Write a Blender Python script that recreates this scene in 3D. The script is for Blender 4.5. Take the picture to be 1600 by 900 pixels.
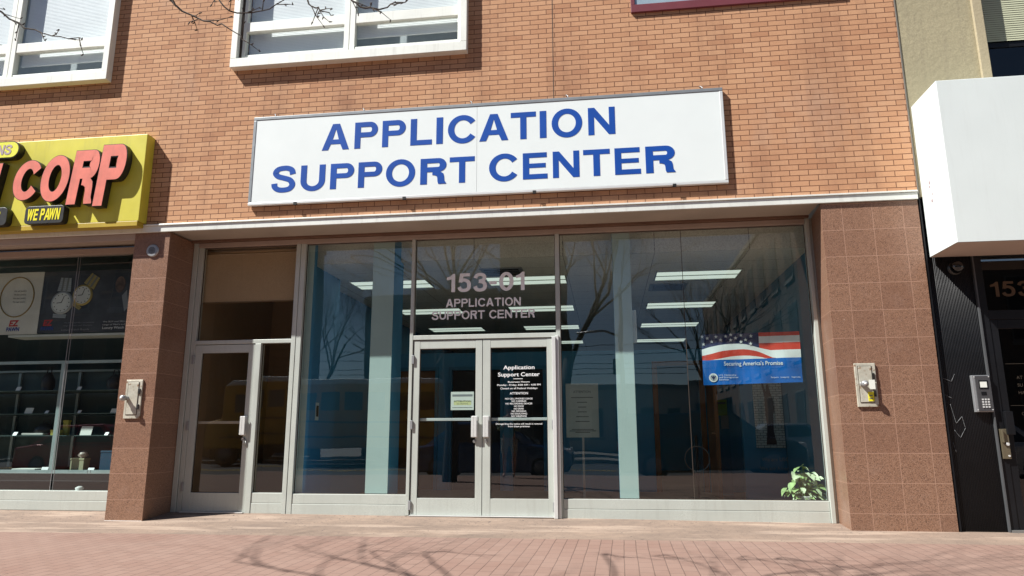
import bpy, math, random
from mathutils import Vector, Matrix
for o in list(bpy.data.objects): bpy.data.objects.remove(o)
S = bpy.context.scene
COL = S.collection
R = math.radians

# ---------------------------------------------------------------- camera, sky, sun, exposure
cd = bpy.data.cameras.new('camera'); cam = bpy.data.objects.new('camera', cd); COL.objects.link(cam)
cd.sensor_width = 36.0; cd.lens = 24.84; cd.clip_start = 0.05; cd.clip_end = 1000
rt = Vector((0.99117278, 0.1325356, -0.00329137)); up = Vector((0.03009499, -0.20074979, 0.97918017))
bk = Vector((0.12911549, -0.97063579, -0.20296639))
M = Matrix((rt, up, bk)).transposed().to_4x4(); M.translation = (0, 0, 1.0)
cam.matrix_world = M
S.camera = cam
SUN = Vector((-1.75, -1.0, 2.32)).normalized()
w = bpy.data.worlds.new('World'); S.world = w; w.use_nodes = True
nt = w.node_tree; bg = nt.nodes['Background']
sky = nt.nodes.new('ShaderNodeTexSky'); sky.sky_type = 'NISHITA'; sky.sun_disc = False
sky.sun_elevation = math.asin(SUN.z); sky.sun_rotation = math.atan2(SUN.x, SUN.y)
sky.air_density = 0.8; sky.dust_density = 0.2; sky.ozone_density = 1.0
nt.links.new(sky.outputs[0], bg.inputs[0]); bg.inputs[1].default_value = 0.05
sl = bpy.data.lights.new('sun', 'SUN'); sl.energy = 5.0; sl.angle = R(0.53); sl.color = (1.0, 0.975, 0.93)
so = bpy.data.objects.new('sun', sl); COL.objects.link(so); so.location = (-20, -10, 30)
so.rotation_euler = (-SUN).to_track_quat('-Z', 'Y').to_euler()
S.view_settings.view_transform = 'Standard'; S.view_settings.look = 'None'
S.view_settings.exposure = 0.92; S.view_settings.gamma = 1.0
S.render.engine = 'CYCLES'
try:
    S.cycles.max_bounces = 10; S.cycles.transparent_max_bounces = 12
    S.cycles.caustics_reflective = False; S.cycles.caustics_refractive = False
    S.cycles.use_denoising = True
except Exception: pass

# ---------------------------------------------------------------- materials
def nodes(name):
    m = bpy.data.materials.new(name); m.use_nodes = True
    n = m.node_tree.nodes; L = m.node_tree.links
    return m, n, L, n['Principled BSDF']
def setv(b, k, v):
    if k in b.inputs: b.inputs[k].default_value = v
def c4(c): return (c[0], c[1], c[2], 1)
def mul(c, k): return tuple(min(1, x * k) for x in c)
def node(n, t, **kw):
    x = n.new(t)
    for k, v in kw.items(): setattr(x, k, v)
    return x
def mixc(n, L, fac, a, b, blend='MIX'):
    x = n.new('ShaderNodeMix'); x.data_type = 'RGBA'; x.blend_type = blend
    if hasattr(fac, 'links') or hasattr(fac, 'is_linked'): L.new(fac, x.inputs[0])
    else: x.inputs[0].default_value = fac
    for k, v in ((6, a), (7, b)):
        if isinstance(v, tuple): x.inputs[k].default_value = c4(v)
        else: L.new(v, x.inputs[k])
    return x.outputs[2]
def ramp(n, L, src, p0, p1):
    r = n.new('ShaderNodeMapRange'); r.inputs[1].default_value = p0; r.inputs[2].default_value = p1
    L.new(src, r.inputs[0]); return r.outputs[0]
def noise(n, L, co, scale, detail=4, rough=0.55):
    x = n.new('ShaderNodeTexNoise'); x.inputs['Scale'].default_value = scale
    x.inputs['Detail'].default_value = detail; x.inputs['Roughness'].default_value = rough
    L.new(co, x.inputs['Vector']); return x.outputs[0]
def bump(n, L, b, h, strength, dist=0.01):
    x = n.new('ShaderNodeBump'); x.inputs['Strength'].default_value = strength; x.inputs['Distance'].default_value = dist
    L.new(h, x.inputs['Height']); L.new(x.outputs[0], b.inputs['Normal'])
def coords(n):
    return n.new('ShaderNodeNewGeometry').outputs['Position']
def objco(n):
    return n.new('ShaderNodeTexCoord').outputs['Object']
_mc = {}
def paint(name, c, rough=0.5, metal=0.0, var=0.12, scale=3.0, spec=0.5, fine=0.0, bmp=0.0, coat=0.0, dirt=0.0):
    if name in _mc: return _mc[name]
    m, n, L, b = nodes(name); co = objco(n)
    f = ramp(n, L, noise(n, L, co, scale, 6), 0.3, 0.7)
    col = mixc(n, L, f, mul(c, 1 - var), mul(c, 1 + var))
    if fine:
        col = mixc(n, L, ramp(n, L, noise(n, L, co, scale * 40, 2), 0.35, 0.65), mul(c, 1 - fine), col)
    if dirt:
        mp = n.new('ShaderNodeMapping'); mp.inputs['Scale'].default_value = (14, 14, 1.2); L.new(co, mp.inputs[0])
        d = ramp(n, L, noise(n, L, mp.outputs[0], 1.0, 6, 0.7), 0.52, 0.8)
        dm = n.new('ShaderNodeMath'); dm.operation = 'MULTIPLY'; dm.inputs[1].default_value = dirt; L.new(d, dm.inputs[0])
        col = mixc(n, L, dm.outputs[0], col, (0.16, 0.13, 0.10))
    L.new(col, b.inputs['Base Color'])
    r = n.new('ShaderNodeMapRange'); r.inputs[3].default_value = max(0.02, rough - 0.08); r.inputs[4].default_value = min(1, rough + 0.08)
    L.new(noise(n, L, co, scale * 5, 4), r.inputs[0]); L.new(r.outputs[0], b.inputs['Roughness'])
    setv(b, 'Metallic', metal); setv(b, 'Specular IOR Level', spec); setv(b, 'Coat Weight', coat)
    if bmp: bump(n, L, b, noise(n, L, co, scale * 12, 4), bmp)
    _mc[name] = m; return m
def emit(name, c, s):
    m, n, L, b = nodes(name)
    setv(b, 'Base Color', c4(c)); setv(b, 'Emission Color', c4(c)); setv(b, 'Emission Strength', s)
    return m
def glass(name, tint=(0.78, 0.86, 0.85), ior=1.8, wob=0.03, rough=0.0, scale=0.9):
    m, n, L, b = nodes(name); n.remove(b); out = n['Material Output']
    fr = n.new('ShaderNodeFresnel'); ge = n.new('ShaderNodeNewGeometry'); mr = n.new('ShaderNodeMapRange')
    mr.inputs[3].default_value = ior; mr.inputs[4].default_value = 1.0 / ior; L.new(ge.outputs['Backfacing'], mr.inputs[0]); L.new(mr.outputs[0], fr.inputs[0])
    tr = n.new('ShaderNodeBsdfTransparent'); tr.inputs[0].default_value = c4(tint)
    gl = n.new('ShaderNodeBsdfGlossy'); gl.inputs['Roughness'].default_value = rough; gl.inputs[0].default_value = (0.95, 0.98, 1, 1)
    mx = n.new('ShaderNodeMixShader'); L.new(fr.outputs[0], mx.inputs[0]); L.new(tr.outputs[0], mx.inputs[1]); L.new(gl.outputs[0], mx.inputs[2])
    bp = n.new('ShaderNodeBump'); bp.inputs['Strength'].default_value = wob; bp.inputs['Distance'].default_value = 0.05
    L.new(noise(n, L, coords(n), scale, 2), bp.inputs['Height']); L.new(bp.outputs[0], gl.inputs['Normal'])
    L.new(mx.outputs[0], out.inputs[0]); return m

def brick_mat():
    m, n, L, b = nodes('orange_brick'); co = coords(n)
    sx = n.new('ShaderNodeSeparateXYZ'); L.new(co, sx.inputs[0])
    cb = n.new('ShaderNodeCombineXYZ'); L.new(sx.outputs[0], cb.inputs[0])
    ad = n.new('ShaderNodeMath'); ad.operation = 'SUBTRACT'; ad.inputs[1].default_value = 3.672; L.new(sx.outputs[2], ad.inputs[0]); L.new(ad.outputs[0], cb.inputs[1])
    # slight hand-laid irregularity
    nz = n.new('ShaderNodeTexNoise'); nz.inputs['Scale'].default_value = 2.3; nz.inputs['Detail'].default_value = 3; L.new(cb.outputs[0], nz.inputs['Vector'])
    vm = n.new('ShaderNodeVectorMath'); vm.operation = 'MULTIPLY_ADD'; vm.inputs[1].default_value = (0.008, 0.008, 0); L.new(nz.outputs['Color'], vm.inputs[0]); L.new(cb.outputs[0], vm.inputs[2])
    br = n.new('ShaderNodeTexBrick'); br.offset = 0.5; br.squash = 1
    br.inputs['Scale'].default_value = 1; br.inputs['Brick Width'].default_value = 0.2085; br.inputs['Row Height'].default_value = 0.0668
    br.inputs['Mortar Size'].default_value = 0.0047; br.inputs['Mortar Smooth'].default_value = 0.25; br.inputs['Bias'].default_value = -0.15
    br.inputs['Color1'].default_value = (0.0, 0.0, 0.0, 1); br.inputs['Color2'].default_value = (1, 1, 1, 1); br.inputs['Mortar'].default_value = (0.5, 0.5, 0.5, 1)
    L.new(vm.outputs[0], br.inputs['Vector'])
    bw = n.new('ShaderNodeSeparateColor'); L.new(br.outputs['Color'], bw.inputs[0])
    cr = n.new('ShaderNodeValToRGB'); e = cr.color_ramp.elements
    e[0].position = 0.0; e[0].color = (0.60, 0.345, 0.195, 1); e[1].position = 1.0; e[1].color = (0.31, 0.135, 0.065, 1)
    for p, c in ((0.25, (0.545, 0.298, 0.163)), (0.5, (0.58, 0.325, 0.18)), (0.75, (0.50, 0.265, 0.143)), (0.88, (0.45, 0.228, 0.122))):
        x = e.new(p); x.color = c4(c)
    L.new(bw.outputs[0], cr.inputs[0])
    col = mixc(n, L, ramp(n, L, noise(n, L, co, 0.55, 5), 0.35, 0.7), cr.outputs[0], mixc(n, L, 0.35, cr.outputs[0], (0.44, 0.22, 0.13)))
    # fine grain + streak dirt
    col = mixc(n, L, ramp(n, L, noise(n, L, co, 90, 3), 0.3, 0.75), mixc(n, L, 0.16, col, (0.14, 0.06, 0.03)), col)
    mp = n.new('ShaderNodeMapping'); mp.inputs['Scale'].default_value = (2.5, 2.5, 0.35); L.new(co, mp.inputs[0])
    st = n.new('ShaderNodeMath'); st.operation = 'MULTIPLY'; st.inputs[1].default_value = 0.6
    L.new(ramp(n, L, noise(n, L, mp.outputs[0], 1.0, 7, 0.65), 0.5, 0.8), st.inputs[0])
    col = mixc(n, L, st.outputs[0], col, (0.20, 0.10, 0.065))
    # pale salts
    ef = n.new('ShaderNodeMath'); ef.operation = 'MULTIPLY'; ef.inputs[1].default_value = 0.42
    L.new(ramp(n, L, noise(n, L, co, 0.9, 7, 0.7), 0.56, 0.75), ef.inputs[0])
    col = mixc(n, L, ef.outputs[0], col, (0.52, 0.36, 0.26))
    col = mixc(n, L, br.outputs['Fac'], col, (0.15, 0.07, 0.04))
    L.new(col, b.inputs['Base Color']); setv(b, 'Roughness', 0.85); setv(b, 'Specular IOR Level', 0.25)
    h = n.new('ShaderNodeMath'); h.operation = 'MULTIPLY_ADD'; h.inputs[1].default_value = -1.0
    L.new(br.outputs['Fac'], h.inputs[0])
    g = n.new('ShaderNodeMath'); g.operation = 'MULTIPLY'; g.inputs[1].default_value = 0.35; L.new(noise(n, L, co, 60, 4), g.inputs[0]); L.new(g.outputs[0], h.inputs[2])
    bump(n, L, b, h.outputs[0], 0.6, 0.006)
    return m

def granite_mat(name, px, pw, pz, ph, axis=0):
    m, n, L, b = nodes(name); co = coords(n)
    sx = n.new('ShaderNodeSeparateXYZ'); L.new(co, sx.inputs[0])
    cb = n.new('ShaderNodeCombineXYZ')
    a = n.new('ShaderNodeMath'); a.operation = 'SUBTRACT'; a.inputs[1].default_value = px; L.new(sx.outputs[axis], a.inputs[0])
    z = n.new('ShaderNodeMath'); z.operation = 'SUBTRACT'; z.inputs[1].default_value = pz; L.new(sx.outputs[2], z.inputs[0])
    L.new(a.outputs[0], cb.inputs[0]); L.new(z.outputs[0], cb.inputs[1])
    br = n.new('ShaderNodeTexBrick'); br.offset = 0; br.inputs['Scale'].default_value = 1
    br.inputs['Brick Width'].default_value = pw; br.inputs['Row Height'].default_value = ph; br.inputs['Mortar Size'].default_value = 0.0032
    br.inputs['Mortar Smooth'].default_value = 0.1; br.inputs['Bias'].default_value = 0
    br.inputs['Color1'].default_value = (0, 0, 0, 1); br.inputs['Color2'].default_value = (1, 1, 1, 1)
    L.new(cb.outputs[0], br.inputs['Vector'])
    v = n.new('ShaderNodeTexVoronoi'); v.inputs['Scale'].default_value = 210; L.new(co, v.inputs['Vector'])
    sc = n.new('ShaderNodeSeparateColor'); L.new(v.outputs['Color'], sc.inputs[0])
    cr = n.new('ShaderNodeValToRGB'); e = cr.color_ramp.elements; cr.color_ramp.interpolation = 'LINEAR'
    e[0].position = 0.0; e[0].color = (0.045, 0.026, 0.018, 1); e[1].position = 1; e[1].color = (0.33, 0.21, 0.15, 1)
    for p, c in ((0.16, (0.15, 0.078, 0.053)), (0.3, (0.225, 0.125, 0.078)), (0.6, (0.27, 0.15, 0.095)), (0.85, (0.315, 0.18, 0.118))):
        x = e.new(p); x.color = c4(c)
    L.new(sc.outputs[0], cr.inputs[0])
    tv = n.new('ShaderNodeSeparateColor'); L.new(br.outputs['Color'], tv.inputs[0])
    tt = n.new('ShaderNodeMath'); tt.operation = 'MULTIPLY'; tt.inputs[1].default_value = 0.34; L.new(tv.outputs[0], tt.inputs[0])
    col = mixc(n, L, tt.outputs[0], cr.outputs[0], (0.13, 0.06, 0.04))
    ds = n.new('ShaderNodeMath'); ds.operation = 'MULTIPLY'; ds.inputs[1].default_value = 0.4
    L.new(ramp(n, L, noise(n, L, co, 2.2, 7, 0.7), 0.55, 0.8), ds.inputs[0])
    col = mixc(n, L, ds.outputs[0], col, (0.33, 0.22, 0.17))
    # white scuffs
    sf = n.new('ShaderNodeMath'); sf.operation = 'MULTIPLY'
    L.new(ramp(n, L, noise(n, L, co, 45, 5, 0.7), 0.66, 0.72), sf.inputs[0]); L.new(ramp(n, L, noise(n, L, co, 1.7, 2), 0.6, 0.72), sf.inputs[1])
    col = mixc(n, L, sf.outputs[0], col, (0.6, 0.55, 0.5))
    col = mixc(n, L, br.outputs['Fac'], col, (0.36, 0.215, 0.15))
    L.new(col, b.inputs['Base Color']); setv(b, 'Specular IOR Level', 0.45)
    r = n.new('ShaderNodeMapRange'); r.inputs[3].default_value = 0.22; r.inputs[4].default_value = 0.5; L.new(noise(n, L, co, 6, 4), r.inputs[0]); L.new(r.outputs[0], b.inputs['Roughness'])
    iv = n.new('ShaderNodeMath'); iv.operation = 'MULTIPLY'; iv.inputs[1].default_value = -1; L.new(br.outputs['Fac'], iv.inputs[0])
    bump(n, L, b, iv.outputs[0], 0.3, 0.003)
    return m

def paver_mat():
    m, n, L, b = nodes('brick_pavers'); co = coords(n)
    mp = n.new('ShaderNodeMapping'); mp.inputs['Rotation'].default_value = (0, 0, R(91)); L.new(co, mp.inputs[0])
    nz = n.new('ShaderNodeTexNoise'); nz.inputs['Scale'].default_value = 1.2; nz.inputs['Detail'].default_value = 3; L.new(co, nz.inputs['Vector'])
    vm = n.new('ShaderNodeVectorMath'); vm.operation = 'MULTIPLY_ADD'; vm.inputs[1].default_value = (0.02, 0.02, 0); L.new(nz.outputs['Color'], vm.inputs[0]); L.new(mp.outputs[0], vm.inputs[2])
    br = n.new('ShaderNodeTexBrick'); br.offset = 0.5; br.inputs['Scale'].default_value = 1
    br.inputs['Brick Width'].default_value = 0.215; br.inputs['Row Height'].default_value = 0.108; br.inputs['Mortar Size'].default_value = 0.0036
    br.inputs['Mortar Smooth'].default_value = 0.4
    br.inputs['Color1'].default_value = (0.265, 0.172, 0.137, 1); br.inputs['Color2'].default_value = (0.238, 0.148, 0.117, 1); br.inputs['Mortar'].default_value = (0.10, 0.062, 0.05, 1)
    L.new(vm.outputs[0], br.inputs['Vector'])
    col = mixc(n, L, ramp(n, L, noise(n, L, co, 0.8, 6, 0.65), 0.35, 0.72), br.outputs['Color'], mixc(n, L, 0.45, br.outputs['Color'], (0.31, 0.225, 0.185)))
    col = mixc(n, L, ramp(n, L, noise(n, L, co, 160, 3), 0.3, 0.7), mixc(n, L, 0.15, col, (0.08, 0.05, 0.04)), col)
    g = n.new('ShaderNodeMath'); g.operation = 'MULTIPLY'
    L.new(ramp(n, L, noise(n, L, co, 26, 3), 0.70, 0.74), g.inputs[0]); L.new(ramp(n, L, noise(n, L, co, 3, 2), 0.5, 0.6), g.inputs[1])
    col = mixc(n, L, g.outputs[0], col, (0.09, 0.07, 0.065))
    L.new(col, b.inputs['Base Color']); setv(b, 'Roughness', 0.8); setv(b, 'Specular IOR Level', 0.3)
    iv = n.new('ShaderNodeMath'); iv.operation = 'MULTIPLY'; iv.inputs[1].default_value = -1; L.new(br.outputs['Fac'], iv.inputs[0])
    a2 = n.new('ShaderNodeMath'); a2.operation = 'MULTIPLY_ADD'; a2.inputs[1].default_value = 0.3; L.new(noise(n, L, co, 70, 4), a2.inputs[0]); L.new(iv.outputs[0], a2.inputs[2])
    bump(n, L, b, a2.outputs[0], 0.5, 0.006)
    return m

def concrete_mat():
    m, n, L, b = nodes('pinkish_concrete'); co = coords(n)
    col = mixc(n, L, ramp(n, L, noise(n, L, co, 1.1, 8, 0.7), 0.36, 0.66), (0.32, 0.235, 0.178), (0.22, 0.165, 0.13))
    col = mixc(n, L, ramp(n, L, noise(n, L, co, 9, 6, 0.7), 0.42, 0.62), mixc(n, L, 0.25, col, (0.12, 0.09, 0.075)), col)
    col = mixc(n, L, ramp(n, L, noise(n, L, co, 120, 3), 0.35, 0.62), mixc(n, L, 0.25, col, (0.1, 0.08, 0.07)), col)
    mp = n.new('ShaderNodeMapping'); mp.inputs['Scale'].default_value = (0.55, 3.2, 1); mp.inputs['Rotation'].default_value = (0, 0, R(-16)); L.new(co, mp.inputs[0])
    sm = n.new('ShaderNodeMath'); sm.operation = 'MULTIPLY'; sm.inputs[1].default_value = 0.6; L.new(ramp(n, L, noise(n, L, mp.outputs[0], 1.1, 5, 0.6), 0.52, 0.62), sm.inputs[0])
    col = mixc(n, L, sm.outputs[0], col, (0.42, 0.325, 0.255))
    for sc, lo, msk in ((22, 0.655, 2.3), (38, 0.66, 5.0)):
        g = n.new('ShaderNodeMath'); g.operation = 'MULTIPLY'
        L.new(ramp(n, L, noise(n, L, co, sc, 2), lo, lo + 0.03), g.inputs[0]); L.new(ramp(n, L, noise(n, L, co, msk, 2), 0.42, 0.55), g.inputs[1])
        col = mixc(n, L, g.outputs[0], col, (0.075, 0.06, 0.055))
    L.new(col, b.inputs['Base Color']); setv(b, 'Roughness', 0.85); setv(b, 'Specular IOR Level', 0.3)
    bump(n, L, b, noise(n, L, co, 80, 5), 0.35, 0.005)
    return m

def ceil_mat():
    m, n, L, b = nodes('ceiling_tiles'); co = coords(n)
    mp = n.new('ShaderNodeMapping'); mp.inputs['Location'].default_value = (-0.67, -9.13, 0); L.new(co, mp.inputs[0])
    br = n.new('ShaderNodeTexBrick'); br.offset = 0; br.inputs['Scale'].default_value = 1; br.inputs['Brick Width'].default_value = 1.2; br.inputs['Row Height'].default_value = 0.61
    br.inputs['Mortar Size'].default_value = 0.006; br.inputs['Color1'].default_value = (0.80, 0.79, 0.70, 1); br.inputs['Color2'].default_value = (0.76, 0.75, 0.66, 1); br.inputs['Mortar'].default_value = (0.16, 0.15, 0.13, 1)
    L.new(mp.outputs[0], br.inputs['Vector'])
    col = mixc(n, L, ramp(n, L, noise(n, L, co, 70, 3), 0.35, 0.6), (0.62, 0.61, 0.53), br.outputs['Color'])
    L.new(col, b.inputs['Base Color']); setv(b, 'Roughness', 0.9); return m

def plate_mat():
    m, n, L, b = nodes('weathered_steel_plate'); co = objco(n)
    col = mixc(n, L, ramp(n, L, noise(n, L, co, 9, 6, 0.7), 0.35, 0.7), (0.62, 0.60, 0.50), (0.42, 0.40, 0.32))
    rs = n.new('ShaderNodeMath'); rs.operation = 'MULTIPLY'; rs.inputs[1].default_value = 0.85; L.new(ramp(n, L, noise(n, L, co, 14, 5, 0.6), 0.60, 0.70), rs.inputs[0])
    col = mixc(n, L, rs.outputs[0], col, (0.22, 0.10, 0.03))
    L.new(col, b.inputs['Base Color']); setv(b, 'Roughness', 0.45); setv(b, 'Metallic', 0.25)
    return m

MB_BRICK = brick_mat(); GRAN_R = granite_mat('red_granite_wide', 2.714, 0.3265, 0.176, 0.3083)
GRAN_L = granite_mat('red_granite_narrow', -6.04, 0.52, 0.246, 0.3035); GRAN_S = granite_mat('red_granite_return', 8.16, 0.60, 0.246, 0.3035, axis=1)
GRAN_SR = granite_mat('red_granite_return_right', 8.16, 0.60, 0.176, 0.3083, axis=1)  # same granite colours, tile rows set for the right pillar
PAVER = paver_mat(); CONC = concrete_mat(); CEIL = ceil_mat(); PLATE = plate_mat()
ALU = paint('anodised_aluminium', (0.51, 0.545, 0.50), 0.42, 0.15, 0.10, 2.2, dirt=0.18, fine=0.06)
ALU2 = paint('bright_aluminium', (0.72, 0.73, 0.71), 0.35, 0.3, 0.05, 6)
ALUD = paint('dull_steel', (0.30, 0.30, 0.29), 0.4, 0.6, 0.1, 6)
GLASS = glass('shopfront_glass', (0.84, 0.93, 0.92), 1.84)
GLASSB = glass('bronze_tint_glass', (0.78, 0.75, 0.68), 1.75)
GLASSW = glass('window_glass', (0.93, 0.96, 0.97), 1.9, 0.04)
GLASSD = glass('dark_door_glass', (0.25, 0.26, 0.25), 1.6)
WHITE = paint('sign_white', (0.735, 0.79, 0.78), 0.35, 0, 0.02, 2)
BLUE = paint('sign_blue', (0.004, 0.062, 0.33), 0.6, 0, 0.08, 3, spec=0.2)
WPAINT = paint('white_window_paint', (0.74, 0.76, 0.70), 0.5, 0, 0.06, 3, dirt=0.25)
BANDM = paint('white_fascia_metal', (0.73, 0.75, 0.70), 0.4, 0.1, 0.08, 2, dirt=0.3)
SOFF = paint('soffit_paint', (0.42, 0.37, 0.31), 0.7, 0, 0.1, 2)
BROWN = paint('brown_metal', (0.16, 0.09, 0.06), 0.5, 0, 0.15, 3)
TAUPE = paint('taupe_head_frame', (0.40, 0.32, 0.27), 0.5, 0.1, 0.08, 3)
YELLOW = paint('sign_yellow', (0.63, 0.57, 0.055), 0.45, 0, 0.12, 1.6, dirt=0.25)
AMBER = paint('sign_amber_edge', (0.42, 0.30, 0.02), 0.45, 0, 0.1, 2)
CORAL = paint('letter_coral', (0.72, 0.20, 0.145), 0.42, 0, 0.14, 5, dirt=0.25)
LBLACK = paint('letter_black_return', (0.018, 0.017, 0.015), 0.45, 0, 0.2, 4)
YTEXT = paint('letter_yellow', (0.85, 0.78, 0.03), 0.4, 0, 0.05, 4)
YPILL = paint('pill_yellow', (0.78, 0.78, 0.08), 0.4, 0, 0.05, 4)
MAUVE = paint('letter_mauve', (0.38, 0.30, 0.32), 0.5)
SIL = paint('vinyl_silver', (0.92, 0.93, 0.93), 0.45, 0, 0.05, 5)
VIN = paint('vinyl_white', (0.82, 0.84, 0.84), 0.5, 0, 0.03, 5)
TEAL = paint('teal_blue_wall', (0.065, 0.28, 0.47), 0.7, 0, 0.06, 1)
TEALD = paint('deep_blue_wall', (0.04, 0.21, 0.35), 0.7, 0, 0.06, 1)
PALEC = paint('pale_aqua_paint', (0.44, 0.535, 0.51), 0.6, 0, 0.04, 2)
TANW = paint('tan_wall', (0.42, 0.31, 0.19), 0.8, 0, 0.08, 1)
BLIND = paint('tan_roller_fabric', (0.66, 0.53, 0.37), 0.9, 0, 0.05, 2, fine=0.1)
WOOD = paint('brown_wood', (0.22, 0.085, 0.022), 0.5, 0, 0.25, 2)
DARK = paint('dark_interior', (0.03, 0.03, 0.03), 0.8, 0, 0.2, 1)
FLOOR = paint('brown_floor', (0.24, 0.17, 0.115), 0.5, 0, 0.2, 1)
BLACKP = paint('black_gloss_paint', (0.007, 0.0075, 0.009), 0.42, 0, 0.3, 2, spec=0.3)
STUC = paint('tan_stucco', (0.36, 0.315, 0.20), 0.9, 0, 0.14, 1.5, fine=0.16, bmp=0.5, dirt=0.35)
STUC2 = paint('tan_stucco_trim', (0.40, 0.34, 0.22), 0.9, 0, 0.1, 2, fine=0.12, bmp=0.4)
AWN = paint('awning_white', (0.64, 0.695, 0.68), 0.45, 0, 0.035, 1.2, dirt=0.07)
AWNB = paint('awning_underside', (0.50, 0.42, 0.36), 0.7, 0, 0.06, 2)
MAROON = paint('maroon_sill', (0.16, 0.035, 0.045), 0.45, 0, 0.1, 3)
SLAT = paint('blind_slat', (0.88, 0.90, 0.89), 0.6, 0, 0.04, 3)
SLATG = paint('olive_blind_slat', (0.42, 0.43, 0.30), 0.6, 0, 0.06, 3)
BARK = paint('dark_bark', (0.055, 0.042, 0.033), 0.9, 0, 0.3, 6, bmp=0.4)
ASPH = paint('asphalt', (0.05, 0.05, 0.052), 0.85, 0, 0.2, 0.8, fine=0.3, bmp=0.3)
KERB = paint('kerb_concrete', (0.20, 0.19, 0.17), 0.85, 0, 0.12, 2, fine=0.15)
LAMP = emit('fluorescent_diffuser', (0.93, 1.0, 0.88), 0.36)
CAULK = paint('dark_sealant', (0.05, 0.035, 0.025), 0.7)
GOLD = paint('gold_numerals', (0.085, 0.046, 0.018), 0.55, 0.1, 0.1, 6)
GREYM = paint('grey_metal', (0.36, 0.37, 0.38), 0.4, 0.5, 0.08, 5)
PAPER = paint('paper', (0.70, 0.72, 0.66), 0.8, 0, 0.03, 4)
PRINT = paint('printed_grey', (0.16, 0.17, 0.16), 0.8)
RED = paint('red_print', (0.50, 0.03, 0.03), 0.6, 0, 0.06, 4)
NAVY = paint('navy_print', (0.02, 0.03, 0.10), 0.6, 0, 0.1, 4)
BBLUE = paint('banner_blue', (0.003, 0.13, 0.48), 0.65, 0, 0.12, 6, spec=0.25)
BRED = paint('banner_red', (0.62, 0.055, 0.03), 0.6, 0, 0.08, 8)
BWHT = paint('banner_white', (0.80, 0.84, 0.82), 0.6, 0, 0.04, 8)
YNOTE = paint('yellow_label', (0.75, 0.68, 0.02), 0.6, 0, 0.1, 20)
LEAF = paint('variegated_leaf', (0.30, 0.42, 0.17), 0.45, 0, 0.35, 14)
LEAFP = paint('pale_leaf', (0.56, 0.64, 0.42), 0.45, 0, 0.25, 14)
STEM = paint('green_stem', (0.15, 0.25, 0.06), 0.6)
POT = paint('white_pot', (0.55, 0.55, 0.50), 0.4)
DTEAL = paint('dark_teal_panel', (0.08, 0.13, 0.13), 0.6, 0, 0.2, 2)

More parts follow.
